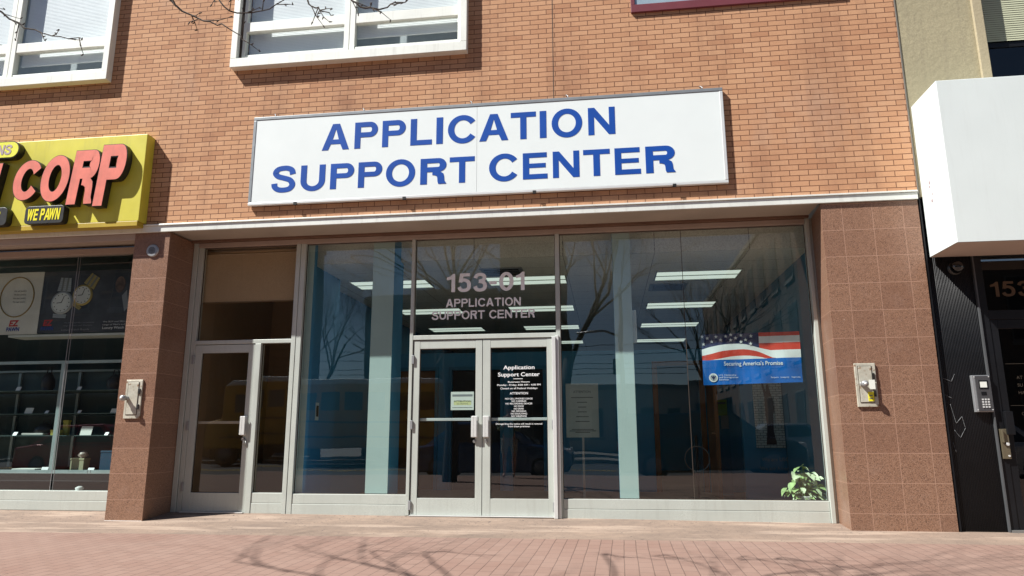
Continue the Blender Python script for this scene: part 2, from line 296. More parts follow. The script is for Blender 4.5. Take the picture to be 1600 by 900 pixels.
# ---------------------------------------------------------------- mesh helper
class MB:
    def __init__(s): s.v = []; s.f = []; s.m = []; s.sm = []
    def add(s, vs, fs, mi=0, sm=False):
        k = len(s.v); s.v += [tuple(p) for p in vs]
        for f in fs: s.f.append([i + k for i in f]); s.m.append(mi); s.sm.append(sm)
        return s
    def box(s, x0, x1, y0, y1, z0, z1, mi=0):
        v = [(x0, y0, z0), (x1, y0, z0), (x1, y1, z0), (x0, y1, z0), (x0, y0, z1), (x1, y0, z1), (x1, y1, z1), (x0, y1, z1)]
        return s.add(v, [(0, 3, 2, 1), (4, 5, 6, 7), (0, 1, 5, 4), (1, 2, 6, 5), (2, 3, 7, 6), (3, 0, 4, 7)], mi)
    def prism(s, pts, y0, y1, mi=0, mside=None):
        n = len(pts)
        a = sum(pts[i][0] * pts[(i + 1) % n][1] - pts[(i + 1) % n][0] * pts[i][1] for i in range(n))
        if a < 0: pts = pts[::-1]
        v = [(x, y0, z) for x, z in pts] + [(x, y1, z) for x, z in pts]
        s.add(v, [list(range(n)), list(range(2 * n - 1, n - 1, -1))], mi)
        k = len(s.v) - 2 * n
        for i in range(n):
            j = (i + 1) % n
            s.f.append([k + i, k + n + i, k + n + j, k + j]); s.m.append(mi if mside is None else mside); s.sm.append(False)
        return s
    def hprism(s, pts, z0, z1, mi=0):
        n = len(pts)
        a = sum(pts[i][0] * pts[(i + 1) % n][1] - pts[(i + 1) % n][0] * pts[i][1] for i in range(n))
        if a < 0: pts = pts[::-1]
        v = [(x, y, z0) for x, y in pts] + [(x, y, z1) for x, y in pts]
        return s.add(v, [list(range(n - 1, -1, -1)), list(range(n, 2 * n))] + [[i, (i + 1) % n, n + (i + 1) % n, n + i] for i in range(n)], mi)
    def tube(s, pts, rad, n=6, mi=0, cap=True):
        pts = [Vector(p) for p in pts]
        if not isinstance(rad, (list, tuple)): rad = [rad] * len(pts)
        k = len(s.v); prev = None
        for i, p in enumerate(pts):
            d = (pts[min(i + 1, len(pts) - 1)] - pts[max(i - 1, 0)]).normalized()
            if prev is None:
                a = d.orthogonal().normalized()
            else:
                a = (prev - d * prev.dot(d)); a = a.normalized() if a.length > 1e-6 else d.orthogonal().normalized()
            prev = a; b = d.cross(a)
            for j in range(n):
                t = 2 * math.pi * j / n
                s.v.append(tuple(p + (a * math.cos(t) + b * math.sin(t)) * rad[i]))
        for i in range(len(pts) - 1):
            for j in range(n):
                q = (j + 1) % n
                s.f.append([k + i * n + j, k + i * n + q, k + (i + 1) * n + q, k + (i + 1) * n + j]); s.m.append(mi); s.sm.append(True)
        if cap:
            s.f.append([k + j for j in range(n - 1, -1, -1)]); s.m.append(mi); s.sm.append(False)
            e = k + (len(pts) - 1) * n
            s.f.append([e + j for j in range(n)]); s.m.append(mi); s.sm.append(False)
        return s
    def cyl(s, p0, p1, r, n=20, mi=0): return s.tube([p0, p1], r, n, mi)
    def lathe(s, c, prof, axis='y', n=24, mi=0):
        # prof: list of (radius, distance along axis)
        k = len(s.v); cx, cy, cz = c
        for r, d in prof:
            for j in range(n):
                t = 2 * math.pi * j / n
                if axis == 'y': s.v.append((cx + r * math.cos(t), cy + d, cz + r * math.sin(t)))
                else: s.v.append((cx + r * math.cos(t), cy + r * math.sin(t), cz + d))
        for i in range(len(prof) - 1):
            for j in range(n):
                q = (j + 1) % n
                s.f.append([k + i * n + j, k + i * n + q, k + (i + 1) * n + q, k + (i + 1) * n + j]); s.m.append(mi); s.sm.append(True)
        s.f.append([k + j for j in range(n)]); s.m.append(mi); s.sm.append(False)
        e = k + (len(prof) - 1) * n; s.f.append([e + j for j in range(n)]); s.m.append(mi); s.sm.append(False)
        return s
    def build(s, name, mats, parent=None, bevel=0, base=None, sub=0):
        if not isinstance(mats, (list, tuple)): mats = [mats]
        if parent is not None: b = wbase(parent)
        elif base is not None: b = Vector(base)
        else:
            xs = [p[0] for p in s.v]; ys = [p[1] for p in s.v]; zs = [p[2] for p in s.v]
            b = Vector(((min(xs) + max(xs)) / 2, (min(ys) + max(ys)) / 2, min(zs)))
        me = bpy.data.meshes.new(name)
        me.from_pydata([(x - b.x, y - b.y, z - b.z) for x, y, z in s.v], [], s.f)
        for m in mats: me.materials.append(m)
        for p, i, q in zip(me.polygons, s.m, s.sm): p.material_index = i; p.use_smooth = q
        me.update()
        o = bpy.data.objects.new(name, me); COL.objects.link(o)
        if parent is not None: o.parent = parent
        else: o.location = b
        if bevel:
            md = o.modifiers.new('bevel', 'BEVEL'); md.width = bevel; md.segments = 2; md.limit_method = 'ANGLE'; md.angle_limit = R(40)
        if sub:
            md = o.modifiers.new('sub', 'SUBSURF'); md.levels = sub; md.render_levels = sub
        return o
def wbase(o):
    b = Vector((0, 0, 0))
    while o is not None: b += o.location; o = o.parent
    return b
def tag(o, label=None, cat=None, group=None, kind=None):
    if label: o['label'] = label
    if cat: o['category'] = cat
    if group: o['group'] = group
    if kind: o['kind'] = kind
    return o
def thing(name, loc, label, cat, group=None):
    o = bpy.data.objects.new(name, None); COL.objects.link(o); o.location = loc; o.empty_display_size = 0.1
    return tag(o, label, cat, group)
def copy_tree(o, parent=None):
    c = o.copy(); COL.objects.link(c); c.parent = parent
    for ch in list(o.children): copy_tree(ch, c)
    return c
def B(): return MB()
def bx(name, m, parent, *a, bevel=0):
    return B().box(*a).build(name, m, parent, bevel)

# ---------------------------------------------------------------- lettering
def text_mb(mb, s, y, depth=0.002, cx=None, x0=None, x1=None, z=0, cap=None, width=None, bold=0.0, shear=0.0, mi=0, mside=None):
    """adds flat lettering facing -Y; z = baseline"""
    c = bpy.data.curves.new('t', 'FONT'); c.body = s; c.resolution_u = 3; c.offset = bold; c.shear = shear
    o = bpy.data.objects.new('t', c); COL.objects.link(o)
    dg = bpy.context.evaluated_depsgraph_get(); dg.update()
    me = bpy.data.meshes.new_from_object(o.evaluated_get(dg))
    vs = [(v.co.x, v.co.y) for v in me.vertices]; fs = [list(p.vertices) for p in me.polygons]
    ek = {}
    for p in fs:
        for i in range(len(p)):
            a, b = p[i], p[(i + 1) % len(p)]; k = (min(a, b), max(a, b)); ek.setdefault(k, []).append((a, b))
    bpy.data.objects.remove(o); bpy.data.curves.remove(c); bpy.data.meshes.remove(me)
    if not vs: return
    mnx = min(v[0] for v in vs); mxx = max(v[0] for v in vs)
    sc = cap / 0.729
    if x0 is not None and x1 is not None: sx = (x1 - x0) / (mxx - mnx); ox = x0 - mnx * sx
    else:
        sx = sc if width is None else width / (mxx - mnx)
        ox = (cx - sx * (mxx + mnx) / 2) if cx is not None else x0 - mnx * sx
    P = [(ox + a * sx, z + b * sc) for a, b in vs]
    n = len(P)
    front = [(a, y - depth, b) for a, b in P]; back = [(a, y, b) for a, b in P]
    # orientation: face normals should point to -Y
    def area(f): return sum(P[f[i]][0] * P[f[(i + 1) % len(f)]][1] - P[f[(i + 1) % len(f)]][0] * P[f[i]][1] for i in range(len(f)))
    F = [f if area(f) > 0 else f[::-1] for f in fs]
    k = len(mb.v); mb.v += front + back
    for f in F: mb.f.append([k + i for i in f]); mb.m.append(mi); mb.sm.append(False)
    if depth > 0.004:
        for kk, l in ek.items():
            if len(l) == 1:
                a, b = l[0]; mb.f.append([k + a, k + n + a, k + n + b, k + b]); mb.m.append(mi if mside is None else mside); mb.sm.append(False)
def crom(pts, k=6):
    out = []; P = [pts[0]] + list(pts) + [pts[-1]]
    for i in range(1, len(P) - 2):
        a, b, c, d = P[i - 1], P[i], P[i + 1], P[i + 2]
        for j in range(k):
            t = j / k
            out.append(tuple(0.5 * (2 * b[q] + (c[q] - a[q]) * t + (2 * a[q] - 5 * b[q] + 4 * c[q] - d[q]) * t * t + (3 * b[q] - a[q] - 3 * c[q] + d[q]) * t ** 3) for q in range(len(b))))
    out.append(tuple(pts[-1])); return out
def arc(cx, cy, rx, ry, a0, a1, n=16):
    return [(cx + rx * math.cos(R(a0 + (a1 - a0) * i / n)), cy + ry * math.sin(R(a0 + (a1 - a0) * i / n))) for i in range(n + 1)]
def strip(pts, v, h, closed=False):
    """outline of a stroke along pts; v/h = stroke thickness of vertical / horizontal runs"""
    n = len(pts); Lp = []; Rp = []
    for i in range(n):
        if closed: a = pts[(i - 1) % n]; b = pts[(i + 1) % n]
        else: a = pts[max(i - 1, 0)]; b = pts[min(i + 1, n - 1)]
        dx, dy = b[0] - a[0], b[1] - a[1]; l = math.hypot(dx, dy); dx /= l; dy /= l
        wd = math.hypot(v * dy, h * dx) / 2
        Lp.append((pts[i][0] - dy * wd, pts[i][1] + dx * wd)); Rp.append((pts[i][0] + dy * wd, pts[i][1] - dx * wd))
    return Lp, Rp
def glyph(ch, v=0.235, h=0.2):
    """list of strokes; stroke = ('poly', pts) or ('strip', L, R, closed). unit cap height"""
    G = []
    def poly(*p): G.append(('poly', list(p)))
    def st(p, cl=False, vv=v, hh=h): a, b = strip(p, vv, hh, cl); G.append(('strip', a, b, cl))
    if ch == 'I': poly((0, 0), (v, 0), (v, 1), (0, 1))
    elif ch == 'L': poly((0, 0), (0.76, 0), (0.76, h), (v, h), (v, 1), (0, 1))
    elif ch == 'T': poly((0, 1), (0, 1 - h), (0.45 - v / 2, 1 - h), (0.45 - v / 2, 0), (0.45 + v / 2, 0), (0.45 + v / 2, 1 - h), (0.9, 1 - h), (0.9, 1))
    elif ch == 'E': poly((0, 0), (0.86, 0), (0.86, h), (v, h), (v, 0.5 - h * 0.4), (0.8, 0.5 - h * 0.4), (0.8, 0.5 + h * 0.5), (v, 0.5 + h * 0.5), (v, 1 - h), (0.84, 1 - h), (0.84, 1), (0, 1))
    elif ch == 'N': poly((0, 0), (v * 0.92, 0), (v * 0.92, 0.66), (0.92 - v, 0), (0.92, 0), (0.92, 1), (0.92 - v * 0.92, 1), (0.92 - v * 0.92, 0.34), (v, 1), (0, 1))
    elif ch == 'A':
        poly((0, 0), (v * 1.05, 0), (0.345, 0.22), (0.655, 0.22), (1 - v * 1.05, 0), (1, 0), (0.63, 1), (0.5, 1), (0.5, 0.78), (0.595, 0.40), (0.405, 0.40), (0.5, 0.78), (0.5, 1), (0.37, 1))
        G.pop()
        poly((0, 0), (v * 1.05, 0), (0.325, 0.22), (0.675, 0.22), (1 - v * 1.05, 0), (1, 0), (0.63, 1), (0.5, 1), (0.5, 0.80), (0.61, 0.40), (0.39, 0.40), (0.4995, 0.80), (0.4995, 1), (0.37, 1))
    elif ch in 'PR':
        poly((0, 0), (v, 0), (v, 1), (0, 1))
        ry = 0.29 if ch == 'P' else 0.265; W = 0.86; cyy = 1 - ry
        st([(v, 1 - h / 2)] + arc(W - ry, cyy, ry - v / 2, ry - h / 2, 90, -90, 14) + [(v, 1 - 2 * ry + h / 2)])
        if ch == 'R':
            poly((0.40, 1 - 2 * ry + 0.004), (0.66, 1 - 2 * ry + 0.004), (0.76, 0.40), (0.785, 0.30), (0.80, 0.12), (0.855, 0.03), (0.855, 0), (0.60, 0), (0.575, 0.08), (0.565, 0.24), (0.54, 0.31), (0.46, 0.345), (0.40, 0.35))
    elif ch == 'U': st([(v / 2, 1)] + arc(0.45, 0.40, 0.45 - v / 2, 0.40 - h / 2, 180, 360, 18) + [(0.9 - v / 2, 1)])
    elif ch == 'O': st(arc(0.53, 0.5, 0.53 - v / 2, 0.52 - h / 2, 0, 360, 36)[:-1], True)
    elif ch == 'C': st(arc(0.52, 0.5, 0.52 - v / 2, 0.52 - h / 2, 33, 327, 30))
    elif ch == 'W': poly((0.28, 0), (0.42, 0), (0.60, 0.62), (0.78, 0), (0.92, 0), (1.2, 1), (1.2 - v, 1), (0.86, 0.40), (0.68, 1), (0.52, 1), (0.34, 0.40), (v, 1), (0, 1))
    elif ch == '1': poly((0.26, 0), (0.26 + v, 0), (0.26 + v, 1), (0.26 + v * 0.4, 1), (0.20, 0.87), (0, 0.80), (0, 0.66), (0.26, 0.70))
    elif ch == '0': st(arc(0.36, 0.5, 0.36 - v / 2, 0.51 - h / 2, 0, 360, 32)[:-1], True)
    elif ch == '-': poly((0, 0.33), (0.36, 0.33), (0.36, 0.33 + h), (0, 0.33 + h))
    elif ch == '3':
        st(crom([(0.09, 0.72), (0.16, 0.86), (0.34, 0.915), (0.52, 0.86), (0.565, 0.735), (0.49, 0.60), (0.27, 0.55)], 5))
        st(crom([(0.27, 0.535), (0.52, 0.48), (0.60, 0.29), (0.52, 0.13), (0.33, 0.085), (0.15, 0.13), (0.08, 0.29)], 5))
    elif ch == '5':
        poly((0.12, 1), (0.64, 1), (0.64, 1 - h), (0.12 + v * 0.85, 1 - h), (0.12 + v * 0.65, 0.60), (0.04, 0.50))
        st(crom([(0.12, 0.56), (0.23, 0.63), (0.38, 0.635), (0.54, 0.54), (0.60, 0.36), (0.53, 0.15), (0.33, 0.085), (0.15, 0.13), (0.07, 0.27)], 5))
    elif ch == 'S': st(crom([(0.80, 0.67), (0.75, 0.83), (0.60, 0.905), (0.45, 0.915), (0.25, 0.88), (0.145, 0.745), (0.25, 0.61), (0.48, 0.535), (0.70, 0.45), (0.80, 0.285), (0.70, 0.13), (0.48, 0.085), (0.27, 0.11), (0.14, 0.21), (0.115, 0.34)], 5))
    return G
def glyph_mb(mb, ch, x0, x1, z0, z1, yf, yb, v=0.235, h=0.2, shear=0, mi=0, ms=0):
    G = glyph(ch, v, h)
    P = []
    for g in G: P += g[1] if g[0] == 'poly' else g[1] + g[2]
    T0 = lambda p: (p[0] + shear * p[1], p[1])
    Q = [T0(p) for p in P]
    ax, bx_ = min(q[0] for q in Q), max(q[0] for q in Q); az, bz = min(q[1] for q in Q), max(q[1] for q in Q)
    T = lambda p: (x0 + (T0(p)[0] - ax) / (bx_ - ax) * (x1 - x0), z0 + (T0(p)[1] - az) / (bz - az) * (z1 - z0))
    for k, g in enumerate(G):
        y0 = yf - 0.0006 * k
        if g[0] == 'poly': mb.prism([T(p) for p in g[1]], y0, yb, mi, ms)
        else:
            L_ = [T(p) for p in g[1]]; R_ = [T(p) for p in g[2]]; n = len(L_)
            b = len(mb.v); mb.v += [(x, y0, z) for x, z in L_] + [(x, y0, z) for x, z in R_] + [(x, yb, z) for x, z in L_] + [(x, yb, z) for x, z in R_]
            for i in range(n if g[3] else n - 1):
                j = (i + 1) % n
                mb.f += [[b + n + i, b + n + j, b + j, b + i], [b + i, b + j, b + 2 * n + j, b + 2 * n + i], [b + n + j, b + n + i, b + 3 * n + i, b + 3 * n + j]]
                mb.m += [mi, ms, ms]; mb.sm += [False] * 3
            if not g[3]:
                mb.f += [[b, b + n, b + 3 * n, b + 2 * n], [b + n - 1, b + 2 * n - 1, b + 4 * n - 1, b + 3 * n - 1]]; mb.m += [ms, ms]; mb.sm += [False] * 2

GW = {'I': 0.235, 'L': 0.76, 'T': 0.9, 'E': 0.86, 'N': 0.92, 'A': 1.0, 'P': 0.86, 'R': 0.86, 'U': 0.9, 'O': 1.06, 'C': 0.98, 'S': 0.9, '1': 0.42, '5': 0.68, '3': 0.68, '0': 0.72, '-': 0.36, 'W': 1.2, ' ': 0.35}
def glyph_line(mb, txt, x0, x1, zb, zt, yf, yb, v, h, gap=0.16, shear=0.0):
    tot = sum(GW[c] for c in txt) + gap * (len(txt) - 1) + shear; k = (x1 - x0) / tot; x = x0
    for c in txt:
        if c != ' ':
            ov = 0.012 * (zt - zb) if c in 'OCS035' else 0
            zz0, zz1 = (zb + 0.36 * (zt - zb), zb + 0.54 * (zt - zb)) if c == '-' else (zb - ov, zt + ov)
            w_ = GW[c] * k if c != 'I' else v * k
            glyph_mb(mb, c, x, x + w_ + shear * k, zz0, zz1, yf, yb, v, h, shear)
        x += (GW[c] + gap) * k

# ================================================================= THE SETTING
def sheet(name, pts, m, label=None):
    o = B().add(pts, [list(range(len(pts)))]).build(name, m, None, base=(0, 0, 0)); o['kind'] = 'structure'; return o
sheet('ground', [(-250, -250, -0.40), (250, -250, -0.40), (250, 120, -0.40), (-250, 120, -0.40)], KERB)
def slab(name, m, x0, x1, y0, y1, z0, z1):
    o = B().box(x0, x1, y0, y1, z0, z1).build(name, m, None); o['kind'] = 'structure'; return o
YS = lambda x: 7.12 + 0.019 * (x + 6.5)
o = B().hprism([(-45, -1.2), (45, -1.2), (45, YS(12)), (12, YS(12)), (-12, YS(-12)), (-45, YS(-12))], -0.35, 0.0).build('sidewalk', PAVER); o['kind'] = 'structure'
# concrete strip rising gently to the door sills
mb = B(); xs = [-45, -12, -5.8, 0, 2.49, 3.54, 12, 45]
def rise(x): return 0.062 if x < -3 else max(0.012, 0.062 - 0.0085 * (x + 3))
for i in range(len(xs) - 1):
    a, b = xs[i], xs[i + 1]
    ya, yb = YS(max(-12, min(12, a))), YS(max(-12, min(12, b)))
    mb.add([(a, ya, 0), (b, yb, 0), (b, 8.155, 0.004), (a, 8.155, 0.004)], [(0, 1, 2, 3)])
    mb.add([(a, 8.158, 0.004), (b, 8.158, 0.004), (b, 8.80, rise(b)), (a, 8.80, rise(a))], [(0, 1, 2, 3)])
o = mb.build('pavement', CONC); o['kind'] = 'structure'
slab('kerb', KERB, -45, 45, -1.36, -1.2, -0.38, -0.003)
slab('road', ASPH, -45, 45, -13.2, -1.36, -0.39, -0.16)
slab('far_kerb', KERB, -45, 45, -13.36, -13.2, -0.38, -0.02)
slab('far_sidewalk', KERB, -45, 45, -19, -13.36, -0.38, -0.03)
mb = B()
for y in (-7.2, -7.45): mb.box(-45, 45, y - 0.06, y + 0.06, -0.157, -0.154)
o = mb.build('centre_line', paint('road_yellow', (0.55, 0.38, 0.04), 0.7)); o['kind'] = 'structure'
mb = B()
for x in range(-40, 40, 6): mb.box(x, x + 0.1, -3.6, -1.45, -0.157, -0.154)
o = mb.build('parking_lines', paint('road_white', (0.7, 0.7, 0.68), 0.7)); o['kind'] = 'structure'

# ---------------------------------------------------------------- main building
F = 8.15; G = 8.69; GP = 8.745
bld = thing('brick_building', (-3, 9, 0), 'orange brick building with white-framed upper windows and glazed aluminium shopfront', 'building')
mb = B()
for x0, x1, z0, z1 in ((-14, 3.548, 3.668, 5.82), (-14, -9.80, 5.82, 8), (-6.70, -4.80, 5.82, 8), (-1.70, 0.48, 5.82, 8), (0.48, 2.96, 5.82, 6.20), (2.96, 3.548, 5.82, 8), (-14, 3.548, 8, 12)):
    mb.box(x0, x1, F, F + 0.3, z0, z1)
mb.build('brick_wall', MB_BRICK, bld)
mb = B().box(-14, 3.54, F + 0.301, 22, 11.8, 12.0).box(3.40, 3.545, F + 0.301, 22, 3.7, 11.8).box(-14, 3.4, 21.8, 22, 0, 11.8); mb.build('rear_wall', SOFF, bld)
# brick sealant joint
B().box(-0.556, -0.548, F - 0.002, F + 0.01, 5.09, 9).build('expansion_joint', CAULK, bld)
# fascia band
mb = B().box(-14, 3.535, F - 0.03, F - 0.001, 3.582, 3.662).box(-14, 3.535, F - 0.045, F - 0.001, 3.664, 3.684)
mb.build('fascia', BANDM, bld, bevel=0.003)
# soffit and header behind it
mb = B().box(-14, 2.49, F + 0.0, GP + 0.06, 3.601, 3.66); mb.build('soffit', SOFF, bld)
B().box(-5.54, 2.49, G - 0.06, G + 0.1, 3.572, 3.5995).build('header_trim', BROWN, bld)
# pillars
mb = B().box(-6.032, -5.545, F, GP + 0.12, -0.02, 3.578)
def pillar(x0, x1, xr, m, ms):
    mb = B()
    v = [(x0, F, -0.02), (x1, F, -0.02), (x1, GP + .12, -0.02), (xr, GP + .12, -0.02), (x0, F, 3.58), (x1, F, 3.58), (x1, GP + .12, 3.58), (xr, GP + .12, 3.58)]
    mb.add(v, [(0, 1, 5, 4)], 0)
    mb.add(v, [(1, 2, 6, 5), (3, 0, 4, 7), (2, 3, 7, 6), (4, 5, 6, 7)], 1)
    return mb.build('pillar', [m, ms], bld)
pillar(-6.032, -5.545, -6.032, GRAN_L, GRAN_S)
pillar(2.490, 3.535, 2.547, GRAN_R, GRAN_SR)
# chips on the tile corners and thin mortar bead at the pillar foot
B().box(-6.03, -5.545, F - 0.012, F - 0.001, 0.0, 0.006).build('mortar_bead', BWHT, bld)

# ---- shopfront frame
mb = B()
Y0, Y1 = G, G + 0.11
mb.box(-5.54, -5.472, Y0, Y1, 0.03, 3.572).box(-5.466, -5.402, Y0 + 0.012, Y1, 0.03, 3.508)        # left jamb, two profiles
mb.box(-4.062, -4.003, Y0, Y1, 0.04, 3.508).box(-3.997, -3.930, Y0 + 0.004, Y1, 0.04, 3.508)
mb.box(-2.472, -2.430, Y0, Y1, 0.04, 3.508)
mb.box(-0.607, -0.552, Y0, Y1, 0.03, 3.508)
mb.box(2.452, 2.498, Y0 - 0.02, Y1, 0.012, 3.572).box(2.500, 2.546, Y0 + 0.01, Y1, 0.012, 3.572)
mb.box(-5.402, -4.062, Y0 + 0.006, Y1, 2.180, 2.232)
mb.box(-4.552, -4.472, Y0 + 0.002, Y1, 0.045, 2.178)
mb.box(-2.430, -0.607, Y0 + 0.003, Y1, 2.180, 2.238)
mb.box(-4.470, -4.064, Y0 + 0.008, Y1, 0.045, 0.168).box(-4.470, -4.064, Y0 + 0.012, Y1, 0.171, 0.293)
mb.box(-3.928, -2.474, Y0 + 0.008, Y1, 0.035, 0.165).box(-3.928, -2.474, Y0 + 0.012, Y1, 0.168, 0.284)
mb.box(-0.550, 2.450, Y0 + 0.008, Y1, 0.010, 0.135).box(-0.550, 2.450, Y0 + 0.012, Y1, 0.138, 0.250)
mb.build('shopfront_frame', ALU, bld, bevel=0.004)
mb = B().box(-5.466, 2.450, Y0 - 0.006, Y1 + 0.002, 3.510, 3.570)
mb.build('head_frame', TAUPE, bld, bevel=0.004)
# protruding door post
mb = B().box(-0.658, -0.612, Y0 - 0.055, Y1, 0.03, 2.178).box(-0.609, -0.575, Y0 - 0.035, Y0 - 0.002, 0.03, 2.20)
mb.build('door_post', ALU2, bld, bevel=0.004)
# dark gasket lines around glass are real thin strips
def gasket(mb, x0, x1, z0, z1, t=0.008, y=None):
    y = GP - 0.006 if y is None else y
    mb.box(x0, x0 + t, y, y + 0.012, z0, z1).box(x1 - t, x1, y, y + 0.012, z0, z1).box(x0 + t, x1 - t, y, y + 0.012, z0, z0 + t).box(x0 + t, x1 - t, y, y + 0.012, z1 - t, z1)
mb = B()
PANES = [(-5.402, -4.062, 2.232, 3.510, GLASSB), (-4.472, -4.062, 0.293, 2.180, GLASSB), (-3.930, -2.472, 0.284, 3.510, GLASS),
         (-2.430, -0.607, 2.238, 3.510, GLASS), (-0.552, 0.966, 0.250, 3.510, GLASS), (0.972, 2.452, 0.250, 3.510, GLASS)]
for p in PANES[:4]: gasket(mb, *p[:4])
gasket(mb, -0.552, 2.452, 0.25, 3.51); mb.box(0.966, 0.972, GP - 0.004, GP + 0.004, 0.258, 3.502)
mb.build('gasket', CAULK, bld)
panes = []
random.seed(3)
for i, (x0, x1, z0, z1, m) in enumerate(PANES):
    t = [0.0012, -0.002, 0.003, -0.0015, 0.002, -0.0025][i]; s = [0.001, 0.002, -0.0015, 0.002, -0.001, 0.0015][i]
    v = [(x0, GP - t + s, z0), (x1, GP - t - s, z0), (x1, GP + t - s, z1), (x0, GP + t + s, z1)]
    panes.append(B().add(v, [(0, 1, 2, 3)]).build('window_pane', m, bld))
# transom lettering
mb = B(); yt = GP - 0.012
glyph_line(mb, '153-01', -2.010, -1.000, 2.795, 3.035, yt - 0.003, yt, 0.20, 0.17, 0.12)
glyph_line(mb, 'APPLICATION', -2.018, -1.05, 2.598, 2.705, yt - 0.003, yt, 0.20, 0.17, 0.13)
glyph_line(mb, 'SUPPORT CENTER', -2.200, -0.872, 2.440, 2.548, yt - 0.003, yt, 0.20, 0.17, 0.13)
mb.build('lettering', SIL, panes[3])

# ---- doors
def door(x0, x1, gx0, gx1, z0, z1, gz0, gz1, handle_x, hz0, hz1, hinge_x, hinge_z, gl, barz, label):
    y0, y1 = G + 0.014, G + 0.062
    mb = B().box(x0, gx0, y0, y1, z0, z1).box(gx1, x1, y0, y1, z0, z1).box(gx0, gx1, y0 + 0.002, y1, gz1, z1).box(gx0, gx1, y0 + 0.002, y1, z0, gz0)
    d = mb.build('door', ALU, bld, bevel=0.003); d['label'] = label
    v = [(gx0, y0 + 0.03, gz0), (gx1, y0 + 0.03, gz0), (gx1, y0 + 0.034, gz1), (gx0, y0 + 0.034, gz1)]
    pn = B().add(v, [(0, 1, 2, 3)]).build('door_pane', gl, d)
    g = B(); gasket(g, gx0, gx1, gz0, gz1, 0.007, y0 + 0.022); g.build('gasket', CAULK, d)
    B().box(gx0 + 0.001, gx1 - 0.001, y1 + 0.004, y1 + 0.03, barz - 0.017, barz + 0.017).build('push_bar', ALU2, d, bevel=0.003)
    hw = 0.036
    h = B().box(handle_x - hw, handle_x + hw, y0 - 0.008, y0 - 0.001, hz0, hz1).box(handle_x - hw, handle_x - hw + 0.03, y0 - 0.055, y0 - 0.009, hz0 + 0.006, hz1 - 0.006).box(handle_x - hw + 0.031, handle_x + hw - 0.004, y0 - 0.055, y0 - 0.04, hz0 + 0.006, hz1 - 0.006)
    h.build('handle', ALU2, d, bevel=0.003)
    B().cyl((handle_x, y0 - 0.02, hz0 - 0.045), (handle_x, y0, hz0 - 0.045), 0.02).build('lock_cylinder', ALUD, d)
    for z in hinge_z: B().box(hinge_x - 0.016, hinge_x + 0.016, y0 - 0.022, y0 + 0.01, z - 0.055, z + 0.055).build('hinge', GREYM, d, bevel=0.003)
    return d, pn
dl, _ = door(-5.398, -4.558, -5.300, -4.642, 0.062, 2.172, 0.290, 2.066, -4.632, 1.0, 1.245, -5.408, (0.36, 1.12, 1.98), GLASSB, 1.165, 'single aluminium door with bronze glass beside the left pillar')
d1, p1 = door(-2.418, -1.536, -2.337, -1.618, 0.050, 2.170, 0.246, 2.066, -1.625, 0.965, 1.225, -2.424, (0.16, 1.12, 1.93), GLASS, 1.185, 'left leaf of the double entrance door carrying a paper notice')
d2, p2 = door(-1.528, -0.662, -1.432, -0.727, 0.050, 2.170, 0.246, 2.064, -1.480, 0.965, 1.225, -0.657, (0.16, 1.12), GLASS, 1.185, 'right leaf of the double entrance door with white lettering')
# lock + ring of keys below left handle
B().box(-4.628, -4.600, G - 0.01, G + 0.012, 0.90, 0.95).cyl((-4.585, G - 0.006, 0.93), (-4.585, G - 0.006, 0.86), 0.006, 8).build('padlock', ALUD, dl)
B().box(-5.40, -4.555, G - 0.03, G + 0.06, 0.050, 0.060).build('threshold', ALU2, bld); B().box(-2.42, -0.66, G - 0.03, G + 0.06, 0.040, 0.0485).build('threshold', ALU2, bld)
mb = B(); yt = G + 0.036
text_mb(mb, 'Application', yt, cx=-1.078, z=1.793, cap=0.050, width=0.39, bold=0.012)
text_mb(mb, 'Support Center', yt, cx=-1.080, z=1.706, cap=0.050, width=0.52, bold=0.012)
rows = [('Business Hours', 1.628, 0.020, 0.27), ('Monday - Friday, 8:00 AM - 4:00 PM', 1.590, 0.022, 0.54), ('Closed on all Federal Holidays', 1.548, 0.022, 0.46),
        ('ATTENTION', 1.484, 0.028, 0.225), ('NO CELL PHONES USAGE', 1.422, 0.020, 0.34), ('NO CAMERAS', 1.392, 0.020, 0.18), ('NO RECORDING DEVICES', 1.362, 0.020, 0.33),
        ('NO FOOD', 1.330, 0.020, 0.12), ('NO DRINK', 1.300, 0.020, 0.125), ('NO SMOKING', 1.270, 0.020, 0.175), ('NO SOLICITING', 1.240, 0.020, 0.20), ('NO WEAPONS', 1.210, 0.020, 0.19),
        ('Disregarding this notice will result in removal', 1.118, 0.020, 0.57), ('from these premises.', 1.088, 0.020, 0.27)]
for s, z, c, wd in rows: text_mb(mb, s, yt, cx=-1.080, z=z, cap=c, width=wd, bold=0.008)
mb.box(-1.15, -1.03, yt - 0.002, yt, 1.672, 1.678)
mb.build('lettering', VIN, p2)

# ---- interior of the office (parts of the building)
B().box(-5.6, 2.9, GP + 0.05, 20.8, -0.03, 0.012).build('floor', FLOOR, bld)
B().box(-5.5, 2.9, 9.16, 20.8, 3.322, 3.40).build('ceiling', CEIL, bld)
B().box(-4.0, 2.9, 9.12, 9.158, 3.322, 3.60).build('bulkhead', CEIL, bld)
mb = B().box(-4.02, -3.99, GP + 0.08, 10.1, 0.013, 3.6)
mb.build('partition', [TEAL], bld)
mb = B().box(-4.40, -4.32, 10.1, 20.8, 0.013, 3.32).box(-4.32, -4.0, 10.1, 10.14, 0.013, 3.32); mb.build('left_wall', TEAL, bld)
B().box(-4.040, -4.022, GP + 0.11, 10.1, 0.02, 3.6).build('tan_lining', TANW, bld)
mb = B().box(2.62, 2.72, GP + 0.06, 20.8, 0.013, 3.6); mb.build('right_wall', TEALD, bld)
mb = B().box(-4.32, 2.62, 20.5, 20.6, 0.013, 3.32); mb.build('back_wall', TEAL, bld)
